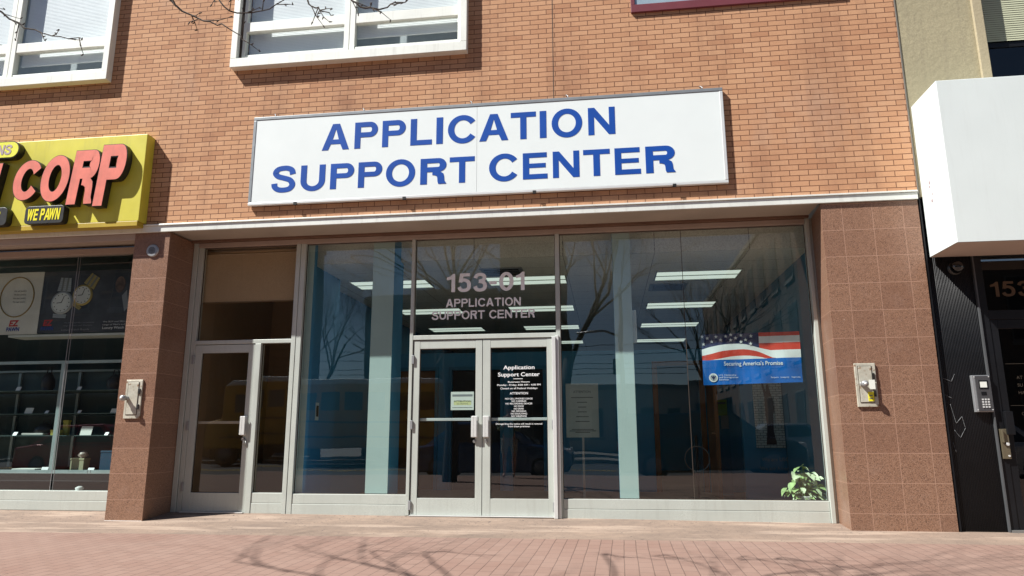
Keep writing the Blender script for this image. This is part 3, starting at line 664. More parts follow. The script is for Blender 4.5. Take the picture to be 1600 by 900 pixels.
mb = B().box(-5.56, -5.5, GP + 0.08, 11, 0.013, 3.6).box(-5.5, -4.42, 11, 11.06, 0.013, 3.32); mb.build('vestibule_wall', TANW, bld)
B().box(-5.5, -4.042, 8.87, 9.158, 3.42, 3.6).build('vestibule_bulkhead', TANW, bld)
# part-height partition across the room with doors in it
def wall_with_openings(y, z1, x0, x1, ops):
    mb = B(); x = x0
    for a, b, h in ops:
        mb.box(x, a, y, y + 0.1, 0.013, z1); mb.box(a, b, y, y + 0.1, h, z1); x = b
    return mb.box(x, x1, y, y + 0.1, 0.013, z1)
OPS = [(-4.02, -3.18, 2.18), (-2.86, -1.95, 2.18), (-1.72, -1.16, 2.18), (0.90, 1.62, 2.2)]
wall_with_openings(13.0, 2.50, -4.318, 2.618, OPS).build('inner_partition', TEAL, bld)
mb = B()
for a, b, h in OPS[:3]: mb.box(a - 0.06, a - 0.001, 12.96, 13.12, 0.013, h + 0.06).box(b + 0.001, b + 0.06, 12.96, 13.12, 0.013, h + 0.06).box(a, b, 12.96, 13.12, h + 0.001, h + 0.06)
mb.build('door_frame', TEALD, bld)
mb = B(); a, b, h = OPS[3]; mb.box(a - 0.09, a - 0.001, 12.95, 13.13, 0.013, h + 0.08).box(b + 0.001, b + 0.09, 12.95, 13.13, 0.013, h + 0.08).box(a, b, 12.95, 13.13, h + 0.001, h + 0.08); mb.build('door_frame', WOOD, bld)
B().box(-4.01, -3.19, 13.02, 13.06, 0.02, 2.175).build('inner_door', WOOD, bld)
B().box(-2.85, -1.96, 13.03, 13.07, 0.02, 2.175).build('inner_door', DARK, bld)
B().box(-1.71, -1.17, 13.03, 13.07, 0.02, 2.175).build('inner_door', DARK, bld)
mb = B().box(1.66, 1.72, 11.6, 12.4, 0.02, 2.15).box(1.60, 1.66, 11.58, 11.62, 1.0, 1.03); mb.build('open_door', WOOD, bld)
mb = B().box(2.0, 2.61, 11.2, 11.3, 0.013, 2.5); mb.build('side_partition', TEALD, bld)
# display ledge behind the glass and columns
B().box(-3.9, -2.5, GP + 0.06, 9.02, 0.013, 0.235).build('window_ledge', FLOOR, bld); B().box(-0.5, 2.44, GP + 0.06, 9.02, 0.013, 0.215).build('window_ledge', FLOOR, bld)
for x0, x1, dpt in ((-3.99, -3.855, 0.1), (-3.03, -2.742, 0.44), (0.116, 0.338, 0.4)):
    mb = B()
    mb.box(x0, x1, 8.81, 8.818, 0.24, 3.59, 0); mb.box(x0 + 0.001, x1 - 0.0005, 8.8185, 8.81 + dpt, 0.24, 3.59, 1)
    mb.build('column', [PALEC, TEAL], bld)

# ---- display window (left shop) frame
mb = B().box(-14, -6.036, G, G + 0.11, 0.055, 0.175).box(-14, -6.036, G + 0.005, G + 0.11, 0.178, 0.300)
mb.build('display_window_frame', ALU, bld, bevel=0.004)
mb = B().box(-14, -6.036, G - 0.02, G + 0.11, 3.475, 3.555).box(-14, -6.036, F + 0.02, F + 0.09, 3.50, 3.6); mb.build('display_window_head', TAUPE, bld, bevel=0.003)
B().box(-7.308, -7.302, GP - 0.003, GP + 0.003, 0.30, 3.475).box(-7.27, -7.266, GP - 0.003, GP + 0.003, 0.30, 3.475).build('glass_joint', GREYM, bld)
B().add([(-14, GP, 0.30), (-7.308, GP + .003, 0.30), (-7.308, GP + 0.006, 3.475), (-14, GP + 0.002, 3.475)], [(0, 1, 2, 3)]).build('window_pane', GLASS, bld)
B().add([(-7.265, GP, 0.30), (-6.036, GP + .002, 0.30), (-6.036, GP + 0.002, 3.475), (-7.265, GP + 0.002, 3.475)], [(0, 1, 2, 3)]).build('window_pane', GLASS, bld)
mb = B().box(-14, -5.72, 11.5, 11.6, 0.013, 3.6).box(-5.72, -5.62, GP + 0.1, 11.5, 0.013, 3.6).box(-14, -13.9, GP + 0.1, 11.5, 0.013, 3.6).box(-14, -5.72, GP + 0.06, 11.5, 3.56, 3.6)
mb.build('shop_wall', DTEAL, bld)
B().box(-14, -5.6, GP + 0.06, 11.6, -0.03, 0.012).build('shop_floor', DARK, bld)

# ---- upper windows: boxed white surrounds
def upper_window(xl, xr, zb, zt, nl=2):
    p = 0.105; yf = F - p
    mb = B()
    t = 0.085
    mb.box(xl, xr, yf, F + 0.16, zb, zb + 0.125)                       # sill box
    mb.box(xl, xl + t, yf, F + 0.16, zb + 0.126, zt).box(xr - t, xr, yf, F + 0.16, zb + 0.126, zt)
    mb.box(xl, xr, yf, F + 0.16, zt + 0.001, zt + 0.1)
    wn = mb.build('window', WPAINT, bld, bevel=0.004)
    ix0, ix1, iz0 = xl + t + 0.002, xr - t - 0.002, zb + 0.128
    ys = F - 0.035
    B().box(ix0 - 0.001, ix0 + 0.028, ys - 0.006, ys + 0.02, iz0, zt).build('painted_gap_shade', CAULK, wn); ix0 += 0.03  # dark strip standing in for the shaded gap inside the left jamb
    mx = (ix0 + ix1) / 2
    s = B().box(ix0, ix0 + 0.045, ys, ys + 0.08, iz0, zt).box(ix1 - 0.045, ix1, ys, ys + 0.08, iz0, zt)
    s.box(mx - 0.075, mx - 0.003, ys - 0.004, ys + 0.08, iz0, zt).box(mx + 0.003, mx + 0.075, ys - 0.004, ys + 0.08, iz0, zt)
    for a, b in ((ix0 + 0.046, mx - 0.076), (mx + 0.076, ix1 - 0.046)):
        s.box(a, b, ys + 0.003, ys + 0.08, iz0, iz0 + 0.075).box(a, b, ys + 0.003, ys + 0.08, iz0 + 0.42, iz0 + 0.56).box(a, b, ys + 0.003, ys + 0.08, zt - 0.08, zt)
    s.build('sash', WPAINT, wn, bevel=0.004)
    for a, b in ((ix0 + 0.046, mx - 0.076), (mx + 0.076, ix1 - 0.046)):
        for z0, z1 in ((iz0 + 0.075, iz0 + 0.42), (iz0 + 0.56, zt - 0.08)):
            B().add([(a, ys + 0.045, z0), (b, ys + 0.046, z0), (b, ys + 0.05, z1), (a, ys + 0.049, z1)], [(0, 1, 2, 3)]).build('pane', GLASSW, wn)
        bl = B(); z = iz0 + (0.30 if a > mx else 0.16); k = 0
        bl.box(a - 0.02, b + 0.02, ys + 0.14, ys + 0.165, z - 0.02, z)
        while z < zt - 0.05:
            bl.add([(a - 0.02, ys + 0.143, z), (b + 0.02, ys + 0.143, z), (b + 0.02, ys + 0.1448, z + 0.0218), (a - 0.02, ys + 0.1448, z + 0.0218)], [(0, 1, 2, 3)]); z += 0.0225
        bl.build('blind', SLAT, wn)
    B().box(xl + 0.02, xr - 0.02, F + 0.45, F + 0.47, zb, zt + 0.1).build('room_backing', paint('pale_room', (0.55, 0.60, 0.60), 0.9), wn)
    return wn
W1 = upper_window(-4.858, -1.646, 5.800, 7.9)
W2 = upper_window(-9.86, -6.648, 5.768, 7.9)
# dark red framed window, only its sill in view
mb = B().box(0.44, 3.0, F - 0.035, F + 0.1, 6.185, 6.290).box(0.44, 0.49, F - 0.03, F + 0.1, 6.291, 7.9).box(2.95, 3.0, F - 0.03, F + 0.1, 6.291, 7.9)
w3 = mb.build('window', MAROON, bld, bevel=0.004); w3['label'] = 'window with a dark maroon sill at the top edge, right of the sign'
B().add([(0.492, F - 0.02, 6.291), (2.95, F - 0.02, 6.291), (2.95, F - 0.02, 7.9), (0.492, F - 0.02, 7.9)], [(0, 1, 2, 3)]).build('pane', GLASSW, w3)
B().box(0.492, 2.95, F - 0.012, F - 0.004, 6.291, 7.9).build('backing_panel', paint('pale_blue_panel', (0.42, 0.52, 0.58), 0.6), w3)

# ---------------------------------------------------------------- neighbour on the right
nb = thing('stucco_building', (6, 9, 0), 'tan stucco building with black entrance beside the brick building', 'building')
mb = B().box(3.562, 4.392, F + 0.005, F + 0.4, 3.61, 9.0).box(4.394, 11, F + 0.006, F + 0.4, 3.61, 4.98).box(7.2, 11, F + 0.007, F + 0.4, 4.981, 9)
mb.build('stucco_wall', STUC, nb)
B().box(4.394, 4.50, F - 0.03, F + 0.3, 4.982, 9.0).build('stucco_trim', STUC2, nb, bevel=0.006)
B().box(3.549, 3.561, F - 0.006, F + 0.3, 0.0, 3.6).build('joint_strip', BLACKP, nb); B().box(3.549, 3.561, F - 0.006, F + 0.3, 3.602, 9.0).build('joint_strip', paint('old_sealant', (0.16, 0.15, 0.13), 0.9), nb)
wn = B().box(4.505, 7.2, F + 0.16, F + 0.2, 5.0, 5.06).box(4.505, 4.56, F + 0.16, F + 0.2, 5.061, 9).box(4.56, 7.2, F + 0.165, F + 0.2, 5.47, 5.53).build('window', BLACKP, nb)
B().add([(4.56, F + 0.18, 5.06), (7.2, F + 0.18, 5.06), (7.2, F + 0.18, 9), (4.56, F + 0.18, 9)], [(0, 1, 2, 3)]).build('pane', GLASSD, wn)
bl = B(); z = 5.54
while z < 8: bl.add([(4.565, F + 0.150, z), (7.2, F + 0.150, z), (7.2, F + 0.155, z + 0.027), (4.565, F + 0.155, z + 0.027)], [(0, 1, 2, 3)]); z += 0.028
bl.build('blind', SLATG, wn)
B().box(4.5, 7.2, F + 0.5, F + 0.52, 4.98, 9).build('room_backing', DARK, wn)
# black ribbed panel
def ribbed():
    mb = B(); x = 3.566; n = 0
    mb.box(3.564, 4.018, F + 0.032, F + 0.08, -0.01, 3.6)
    while x < 4.0:
        mb.tube([(x + 0.006, F + 0.032, 0.0), (x + 0.006, F + 0.032, 3.59)], 0.0044, 6); x += 0.0155
    return mb
ribbed().build('ribbed_panel', BLACKP, nb)
# scraped-off graffiti on the ribs
random.seed(11)
def scratch(pts):
    for (a, za), (b, zb_) in zip(pts[:-1], pts[1:]):
        k = max(2, int(math.hypot(b - a, zb_ - za) / 0.0155))
        mb = B()
        P = [(a + (b - a) * i / k, F + 0.0262, za + (zb_ - za) * i / k) for i in range(k + 1)]
        mb.tube(P, [0.0012 + 0.0016 * random.random() for _ in P], 5); mb.build('scratch_mark', paint('scratched_metal', (0.15, 0.155, 0.16), 0.6), nb)
scratch([(3.575, 1.58), (3.66, 1.54), (3.70, 1.62)]); scratch([(3.58, 1.40), (3.65, 1.36)]); scratch([(3.62, 1.30), (3.655, 1.10), (3.72, 1.17), (3.74, 1.05), (3.68, 0.95), (3.63, 1.03)]); scratch([(3.60, 0.90), (3.62, 0.80)])
B().box(4.020, 4.034, F - 0.002, F + 0.08, 0.0, 3.6).build('edge_trim', paint('dull_black_trim', (0.10, 0.105, 0.11), 0.4, 0.3), nb)
mb = B().box(4.036, 4.12, F + 0.02, F + 0.09, 0.02, 3.6).box(4.121, 8, F + 0.02, F + 0.09, 3.021, 3.6).box(4.121, 6.0, F + 0.02, F + 0.09, 2.20, 2.30).box(4.121, 6.0, F + 0.02, F + 0.09, 2.90, 3.02)
mb.build('entrance_frame', BLACKP, nb, bevel=0.003)
tp = B().add([(4.12, F + 0.06, 2.30), (6.0, F + 0.06, 2.30), (6.0, F + 0.06, 2.90), (4.12, F + 0.06, 2.90)], [(0, 1, 2, 3)]).build('transom_pane', GLASSD, nb)
mb = B(); glyph_line(mb, '153', 4.190, 4.60, 2.455, 2.62, F + 0.048, F + 0.052, 0.19, 0.16, 0.14); mb.build('house_number', GOLD, tp)
d = B().box(4.122, 4.20, F + 0.03, F + 0.08, 0.03, 2.198).box(4.201, 5.1, F + 0.03, F + 0.08, 0.03, 0.2).box(4.201, 5.1, F + 0.03, F + 0.08, 2.1, 2.198).build('door', BLACKP, nb, bevel=0.003)
dp = B().add([(4.20, F + 0.055, 0.2), (5.1, F + 0.055, 0.2), (5.1, F + 0.055, 2.1), (4.2, F + 0.055, 2.1)], [(0, 1, 2, 3)]).build('door_pane', GLASSD, d)
FG = paint('faded_gold', (0.035, 0.026, 0.016), 0.7)
for s, z in (('AT', 1.56), ('SU', 1.48), ('HA', 1.40), ('CO', 1.18)): mb = B(); text_mb(mb, s, F + 0.05, x0=4.32, z=z, cap=0.035, bold=0.0); mb.build('lettering', FG, dp)
for z in (1.72, 1.28): B().box(4.22, 4.6, F + 0.048, F + 0.05, z, z + 0.004).build('ruled_line', FG, dp)
B().box(4.118, 4.195, F - 0.03, F + 0.018, 0.98, 1.22).build('handle', BLACKP, d, bevel=0.004)
lk = B().box(4.055, 4.135, F - 0.004, F + 0.018, 0.735, 1.04).box(4.062, 4.078, F - 0.03, F - 0.005, 0.90, 1.03).build('lock_plate', paint('old_brass', (0.20, 0.17, 0.11), 0.4, 0.6), d, bevel=0.003)
B().cyl((4.11, F - 0.02, 0.885), (4.11, F - 0.005, 0.885), 0.016).build('keyhole', ALU2, lk); B().cyl((4.115, F - 0.01, 0.765), (4.115, F - 0.005, 0.765), 0.01).build('screw', ALU2, lk)
B().box(4.04, 6, F - 0.02, F + 0.1, -0.01, 0.028).build('threshold', ALUD, nb)
B().box(3.562, 11, F + 0.7, F + 0.75, 0, 3).box(5.2, 11, F + 0.1, F + 0.15, 0, 3).box(3.562, 6, F + 0.1, F + 0.7, 3.021, 3.1).build('lobby_wall', DARK, nb)

# white box canopy
cn = thing('box_canopy', (5.6, 7.8, 2.9), 'plain white box canopy over the black entrance at right', 'canopy')
mb = B()
x0, x1, y0, y1, z0, z1 = 3.588, 8.0, 7.51, F - 0.006, 2.908, 4.700
v = [(x0, y0, z0), (x1, y0, z0), (x1, y1, z0), (x0, y1, z0), (x0, y0, z1), (x1, y0, z1), (x1, y1, z1), (x0, y1, z1)]
mb.add(v, [(4, 5, 6, 7), (0, 1, 5, 4), (1, 2, 6, 5), (2, 3, 7, 6), (3, 0, 4, 7)])
mb.build('canopy_box', AWN, cn, bevel=0.006)
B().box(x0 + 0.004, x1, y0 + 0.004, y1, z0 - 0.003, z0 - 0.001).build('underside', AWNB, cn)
for yy, z, s1 in ((7.93, 3.70, 0.03), (7.94, 3.655, 0.022), (7.90, 3.56, 0.018), (7.92, 3.49, 0.03)):
    B().box(x0 - 0.003, x0 - 0.001, yy - s1 / 2, yy + s1 / 2, z - s1 / 2, z + s1 / 2).build('torn_label_scrap', MAUVE, cn)

# wall lamp
wl = thing('wall_lamp', (3.84, F, 2.78), 'round clear dome lamp on the black panel under the canopy', 'lamp')
B().lathe((3.84, F + 0.025, 2.78), [(0.075, 0.0), (0.075, -0.02), (0.06, -0.025)]).build('lamp_base', LBLACK, wl)
B().lathe((3.84, F - 0.001, 2.78), [(0.066, 0.0), (0.066, -0.04), (0.055, -0.075), (0.03, -0.095), (0.008, -0.10)]).build('lamp_dome', glass('lamp_glass', (0.5, 0.5, 0.5), 1.6), wl)
# intercom
ic = thing('intercom', (3.94, F, 1.21), 'steel intercom panel with keypad on the black ribbed wall', 'intercom')
B().box(3.846, 4.020, F - 0.018, F + 0.024, 1.215, 1.600).build('backplate', GREYM, ic, bevel=0.003)
B().box(3.872, 4.018, F - 0.030, F - 0.019, 1.225, 1.592).build('faceplate', paint('dark_steel', (0.12, 0.12, 0.125), 0.35, 0.6), ic, bevel=0.002)
B().box(3.902, 3.992, F - 0.033, F - 0.031, 1.455, 1.545).build('display_bezel', BLACKP, ic)
B().box(3.912, 3.978, F - 0.036, F - 0.034, 1.470, 1.530).build('paper_label', PAPER, ic)
for r_ in range(4):
    for c_ in range(3):
        x = 3.920 + c_ * 0.028; z = 1.345 - r_ * 0.026
        B().box(x - 0.008, x + 0.008, F - 0.036, F - 0.031, z - 0.008, z + 0.008).build('key', ALU2, ic)
B().box(3.915, 3.965, F - 0.033, F - 0.031, 1.39, 1.425).build('speaker_grille', BLACKP, ic)
for x in (3.862, 4.006):
    for z in (1.238, 1.582): B().cyl((x, F - 0.033, z), (x, F - 0.03, z), 0.006, 8).build('screw', ALU2, ic)

# ---------------------------------------------------------------- signs
sg = thing('shop_sign', (-1.5, F, 3.86), 'long white sign board reading APPLICATION SUPPORT CENTER in blue', 'sign')
X0, X1, Z0, Z1 = -4.478, 1.482, 3.868, 5.078; yf = F - 0.062
mb = B().box(X0, X1, yf + 0.004, F - 0.012, Z0, Z0 + 0.038).box(X0, X1, yf + 0.004, F - 0.012, Z1 - 0.045, Z1).box(X0, X0 + 0.042, yf + 0.0045, F - 0.012, Z0 + 0.039, Z1 - 0.046).box(X1 - 0.042, X1, yf + 0.0045, F - 0.012, Z0 + 0.039, Z1 - 0.046)
mb.m = [1] * 6 + [0] * 12 + [1] * 6  # top and left rails take a darker grey, imitating dark reflections in the metal
mb.build('frame', [paint('sign_frame_painted_reflection', (0.27, 0.29, 0.30), 0.4, 0.4, 0.08, 5), ALU2], sg, bevel=0.006)
for a, b in ((X0 + 0.043, -1.5125), (-1.5095, X1 - 0.043)):
    B().box(a, b, yf + 0.010, F - 0.014, Z0 + 0.040, Z1 - 0.047).build('panel', WHITE, sg)
mb = B()
L1 = [('A', -3.527, -3.165), ('P', -3.095, -2.792), ('P', -2.731, -2.427), ('L', -2.363, -2.085), ('I', -2.029, -1.945), ('C', -1.881, -1.533), ('A', -1.481, -1.117), ('T', -1.086, -0.773), ('I', -0.726, -0.644), ('O', -0.579, -0.204), ('N', -0.132, 0.193)]
L2 = [('S', -4.177, -3.856), ('U', -3.788, -3.462), ('P', -3.393, -3.082), ('P', -3.027, -2.716), ('O', -2.666, -2.29), ('R', -2.223, -1.893), ('T', -1.852, -1.537), ('C', -1.357, -1.008), ('E', -0.939, -0.638), ('N', -0.572, -0.251), ('T', -0.203, 0.116), ('E', 0.173, 0.478), ('R', 0.538, 0.882)]
for row, zb, zt in ((L1, 4.562, 4.918), (L2, 4.036, 4.374)):
    for ch, a, b in row:
        k = 0.012 if ch in 'COS' else 0
        kb = 0.012 if ch == 'U' else k
        glyph_mb(mb, ch, a, b, zb - kb, zt + k, yf + 0.0075, yf + 0.0095, 0.222, 0.188)
mb.build('lettering', BLUE, sg)
for x in (-4.19, -2.99, -1.58, -0.37, 1.25):
    B().tube([(x - 0.01, yf + 0.02, Z1 - 0.01), (x, yf + 0.02, Z1 + 0.02), (x - 0.02, F - 0.02, Z1 + 0.05), (x - 0.03, F, Z1 + 0.055)], 0.006, 6).build('hook', GREYM, sg)
for x in (-3.84, -2.42, -0.8, 0.86):
    B().box(x - 0.02, x + 0.02, yf - 0.004, yf + 0.03, Z0 - 0.016, Z0 + 0.018).build('clip', LBLACK, sg)

ys_ = thing('shop_sign', (-9, F, 3.7), 'yellow box sign with raised coral letters above the left shop window', 'sign')
yf = F - 0.165
mb = B()
mb.box(-14, -5.892, yf, F - 0.002, 3.700, 4.890)
mb.build('sign_box', YELLOW, ys_, bevel=0.006)
B().box(-14, -5.90, yf - 0.006, yf + 0.12, 3.632, 3.698).build('bottom_lip', AMBER, ys_, bevel=0.004)
yl = yf - 0.10
for ch, a, b, z0, z1, v_, h_ in (('N', -8.34, -7.864, 4.03, 4.55, 0.30, 0.2), ('C', -7.669, -7.293, 4.020, 4.566, 0.30, 0.215), ('O', -7.269, -6.869, 3.982, 4.614, 0.30, 0.215), ('R', -6.872, -6.458, 3.928, 4.663, 0.31, 0.2), ('P', -6.489, -6.080, 3.892, 4.721, 0.31, 0.19)):
    mb = B(); glyph_mb(mb, ch, a, b, z0, z1, yl, yl + 0.01, v_, h_, 0.16, 0, 1)
    Lm = B(); glyph_mb(Lm, ch, a - 0.008, b + 0.008, z0 - 0.008, z1 + 0.008, yl + 0.004, yf - 0.001, v_ + 0.02, h_ + 0.02, 0.16)
    lo = Lm.build('letter', LBLACK, ys_); mb.build('letter_face', [CORAL, LBLACK], lo)
def pill(x0, x1, z0, z1, r, y0, y1, mi=0, ms=None, mb=None):
    pts = arc(x1 - r, z1 - r, r, r, 90, 0, 6) + arc(x1 - r, z0 + r, r, r, 0, -90, 6) + arc(x0 + r, z0 + r, r, r, -90, -180, 6) + arc(x0 + r, z1 - r, r, r, 180, 90, 6)
    mb.prism(pts, y0, y1, mi, ms)
mb = B(); pill(-7.440, -6.885, 3.690, 3.928, 0.05, yl + 0.005, yf - 0.001, mb=mb); bd = mb.build('badge', LBLACK, ys_, bevel=0.004)
mb = B(); glyph_line(mb, 'WE PAWN', -7.395, -6.93, 3.735, 3.890, yl + 0.002, yl + 0.0045, 0.27, 0.18, 0.10, 0.16); mb.build('lettering', YTEXT, bd)
mb = B(); pill(-8.6, -7.66, 4.622, 4.862, 0.115, yl + 0.005, yf - 0.001, mb=mb); bd = mb.build('badge', LBLACK, ys_)
mb = B(); pill(-8.59, -7.672, 4.634, 4.850, 0.105, yl + 0.001, yl + 0.0045, mb=mb); bf = mb.build('badge_face', YPILL, bd)
mb = B(); glyph_line(mb, 'NS', -7.985, -7.765, 4.672, 4.81, yl - 0.002, yl + 0.0005, 0.24, 0.18, 0.12, 0.16); mb.build('lettering', MAUVE, bf)
mb = B(); pill(-8.6, -7.70, 3.690, 3.935, 0.06, yl + 0.005, yf - 0.001, mb=mb); bd = mb.build('badge', LBLACK, ys_, bevel=0.004)
mb = B(); glyph_line(mb, 'S', -7.885, -7.80, 3.735, 3.890, yl + 0.002, yl + 0.0045, 0.27, 0.18, 0.10, 0.16); mb.build('lettering', YTEXT, bd)

# ---------------------------------------------------------------- small wall fixtures
sp = thing('wall_speaker', (-5.762, F, 3.25), 'round grey speaker disc at the top of the left granite pillar', 'speaker')
B().lathe((-5.762, F - 0.001, 3.338), [(0.082, 0.0), (0.082, -0.014), (0.072, -0.022)]).build('rim', GREYM, sp)
mb = B()
for rr, k in ((0.0, 1), (0.014, 6), (0.028, 12), (0.042, 18)):
    for i in range(k):
        t = 2 * math.pi * i / k; mb.cyl((-5.762 + rr * math.cos(t), F - 0.026, 3.338 + rr * math.sin(t)), (-5.762 + rr * math.cos(t), F - 0.023, 3.338 + rr * math.sin(t)), 0.005, 6)
mb.build('grille', LBLACK, sp)
def wallbox(xl, xr, zb, zt, kx, kz, label, stickers):
    t = thing('key_switch_box', ((xl + xr) / 2, F, zb), label, 'wall box')
    B().box(xl, xr, F - 0.022, F - 0.001, zb, zt).build('plate', PLATE, t, bevel=0.004)
    mb = B(); a, b, c, d_ = xl + 0.035, xr - 0.045, zb + 0.05, zt - 0.035
    mb.box(a, b, F - 0.030, F - 0.0225, c, d_); mb.build('cover', PLATE, t, bevel=0.003)
    g = B(); gasket(g, a - 0.006, b + 0.006, c - 0.006, d_ + 0.006, 0.0045, F - 0.030 + 0.004); g.build('seam', CAULK, t)
    for z in (zb + 0.30 * (zt - zb), zb + 0.70 * (zt - zb)):
        B().box(xr - 0.046, xr - 0.018, F - 0.036, F - 0.0225, z - 0.032, z + 0.032).build('hinge', LBLACK, t, bevel=0.002)
    B().lathe((kx, F - 0.03, kz), [(0.026, 0), (0.026, -0.05), (0.034, -0.055), (0.034, -0.095), (0.022, -0.105)]).build('knob', GREYM, t)
    B().lathe((kx, F - 0.136, kz), [(0.016, 0), (0.016, -0.006), (0.004, -0.010)]).build('lock_face', ALU2, t)
    if stickers:
        B().box(xr - 0.085, xr - 0.025, F - 0.040, F - 0.037, kz - 0.055, kz + 0.045).build('white_sticker', PAPER, t)
        y_ = B().box(xr - 0.105, xr - 0.045, F - 0.034, F - 0.0305, zb + 0.06, zb + 0.16).build('yellow_sticker', YNOTE, t)
        B().box(xr - 0.095, xr - 0.06, F - 0.036, F - 0.0345, zb + 0.085, zb + 0.095).box(xr - 0.095, xr - 0.06, F - 0.036, F - 0.0345, zb + 0.115, zb + 0.125).build('print', PRINT, y_)
    return t
wallbox(-5.920, -5.702, 1.206, 1.680, -5.885, 1.455, 'weathered metal box with knob on the left granite pillar', False)
wallbox(2.672, 2.887, 1.277, 1.746, 2.735, 1.520, 'rusty metal box with yellow sticker on the right granite pillar', True)
tag(B().tube([(-4.44, F - 0.012, 4.65), (-4.41, F - 0.02, 4.63), (-4.40, F - 0.015, 4.585)], [0.008, 0.016, 0.006], 6).build('wall_anchor', ALU2), 'small bright metal anchor stuck in the brick below the wide upper window', 'anchor')

# ---------------------------------------------------------------- inside the office window
# ceiling lights
def ceiling_light(x, y):
    t = thing('ceiling_light', (x + 0.61, y, 3.322), '', 'ceiling light', 'fluorescent ceiling lights of the office')
    B().box(x, x + 1.22, y - 0.3, y - 0.285, 3.30, 3.3215).box(x, x + 1.22, y + 0.285, y + 0.3, 3.30, 3.3215).box(x, x + 0.015, y - 0.284, y + 0.284, 3.30, 3.3215).box(x + 1.205, x + 1.22, y - 0.284, y + 0.284, 3.30, 3.3215).box(x + 0.016, x + 1.204, y - 0.014, y + 0.014, 3.30, 3.3215).build('frame', ALU, t)
    for a, b in ((y - 0.283, y - 0.015), (y + 0.015, y + 0.283)): B().box(x + 0.017, x + 1.203, a, b, 3.308, 3.3205).build('diffuser', LAMP, t)
    return t
colname = {0: 'left', 1: 'middle', 2: 'right'}; rown = {0: 'nearest', 1: 'second', 2: 'third', 3: 'farthest'}
cl0 = ceiling_light(-3.90, 10.5)
for ci, x in enumerate((-3.90, -1.78, 0.76)):
    for ri, y in enumerate((10.5, 13.0, 15.4, 18.0)):
        c = cl0 if (ci, ri) == (0, 0) else copy_tree(cl0)
        c.location = (x + 0.61, y, 3.322)
        c['label'] = 'lit ceiling panel, %s one from the glass in the %s row of office lights' % (rown[ri], colname[ci])
vt = thing('air_vent', (1.0, 11.35, 3.3), 'dark square ceiling vent behind the nearest right ceiling light', 'vent')
B().box(0.72, 1.3, 11.08, 11.62, 3.305, 3.3215).build('frame', ALUD, vt)
mb = B()
for i in range(5): mb.box(0.78, 1.24, 11.14 + i * 0.09, 11.18 + i * 0.09, 3.295, 3.304)
mb.build('slat', LBLACK, vt)
vt2 = thing('air_vent', (-1.5, 9.9, 3.3), 'square ceiling vent behind the house number on the transom', 'vent')
B().box(-1.75, -1.15, 9.65, 10.15, 3.305, 3.3215).build('frame', GREYM, vt2)
mb = B()
for i in range(4): mb.box(-1.7, -1.2, 9.7 + i * 0.11, 9.74 + i * 0.11, 3.296, 3.304)
mb.build('slat', LBLACK, vt2)
jb = thing('speaker_box', (0.42, 9.3, 2.15), 'pale speaker box fixed to the aqua column inside', 'speaker')
B().box(0.340, 0.395, 9.0, 9.16, 2.14, 2.55).build('cabinet', PAPER, jb, bevel=0.01)
B().box(0.3955, 0.398, 9.02, 9.14, 2.18, 2.50).build('grille', GREYM, jb)
# roller blind
rb = thing('roller_blind', (-4.72, 8.86, 2.76), 'tan roller blind half lowered behind the glass above the left door', 'blind')
mb = B().box(-5.44, -4.03, 8.815, 8.818, 2.772, 3.44); mb.build('fabric', BLIND, rb)
B().box(-5.44, -4.03, 8.809, 8.825, 2.755, 2.771).build('bottom_bar', paint('blind_bar', (0.25, 0.18, 0.1), 0.6), rb)
B().cyl((-5.44, 8.835, 3.47), (-4.03, 8.835, 3.47), 0.025).build('roller', TANW, rb)
# paper notice on entrance door
pn = thing('paper_notice', (-1.79, 8.72, 1.30), 'white paper notice taped inside the glass of the left entrance door', 'notice')
B().box(-1.938, -1.646, G + 0.052, G + 0.054, 1.300, 1.524).build('sheet', PAPER, pn)
B().box(-1.920, -1.664, G + 0.0505, G + 0.0515, 1.468, 1.492).build('heading_bar', GREYM, pn)
mb = B(); text_mb(mb, 'ATTENTION', G + 0.0515, cx=-1.79, z=1.398, cap=0.020, width=0.22, bold=0.02, depth=0.001); text_mb(mb, 'NO WEAPONS', G + 0.0515, cx=-1.79, z=1.370, cap=0.014, width=0.14, depth=0.001)
mb.box(-1.92, -1.664, G + 0.0505, G + 0.0515, 1.328, 1.333); mb.build('print', PRINT, pn)
B().box(-1.9, -1.68, G + 0.0516, G + 0.0518, 1.36, 1.415).build('yellow_patch', paint('pale_yellow', (0.7, 0.7, 0.35), 0.8), pn)
# ATTENTION board on stand
ab = thing('notice_board', (-0.33, 9.9, 0.012), 'grey ATTENTION notice board on a stand behind the glass right of the doors', 'notice board')
k = 9.9 / 9.2
bx0, bx1, bz0, bz1 = -0.53 * k, -0.115 * k, 1 + (0.96 - 1) * k, 1 + 0.64 * k
B().box(bx0, bx1, 9.9, 9.915, bz0, bz1).build('board', paint('board_grey', (0.42, 0.45, 0.40), 0.7), ab)
B().box(-0.36, -0.33, 9.92, 9.95, 0.03, 1.5).box(-0.55, -0.15, 9.75, 10.1, 0.013, 0.03).build('stand', ALUD, ab)
mb = B(); cxx = (bx0 + bx1) / 2
text_mb(mb, 'ATTENTION', 9.899, cx=cxx, z=1.56, cap=0.032, width=0.24, bold=0.01)
for i, wd in enumerate((0.30, 0.14, 0.11, 0.12, 0.17, 0.19)): mb.box(cxx - wd / 2, cxx + wd / 2, 9.897, 9.899, 1.49 - i * 0.065, 1.502 - i * 0.065)
for i, wd in enumerate((0.30, 0.36, 0.20)): mb.box(cxx - wd / 2, cxx + wd / 2, 9.897, 9.899, 1.06 - i * 0.02, 1.069 - i * 0.02)
mb.build('print', PRINT, ab)
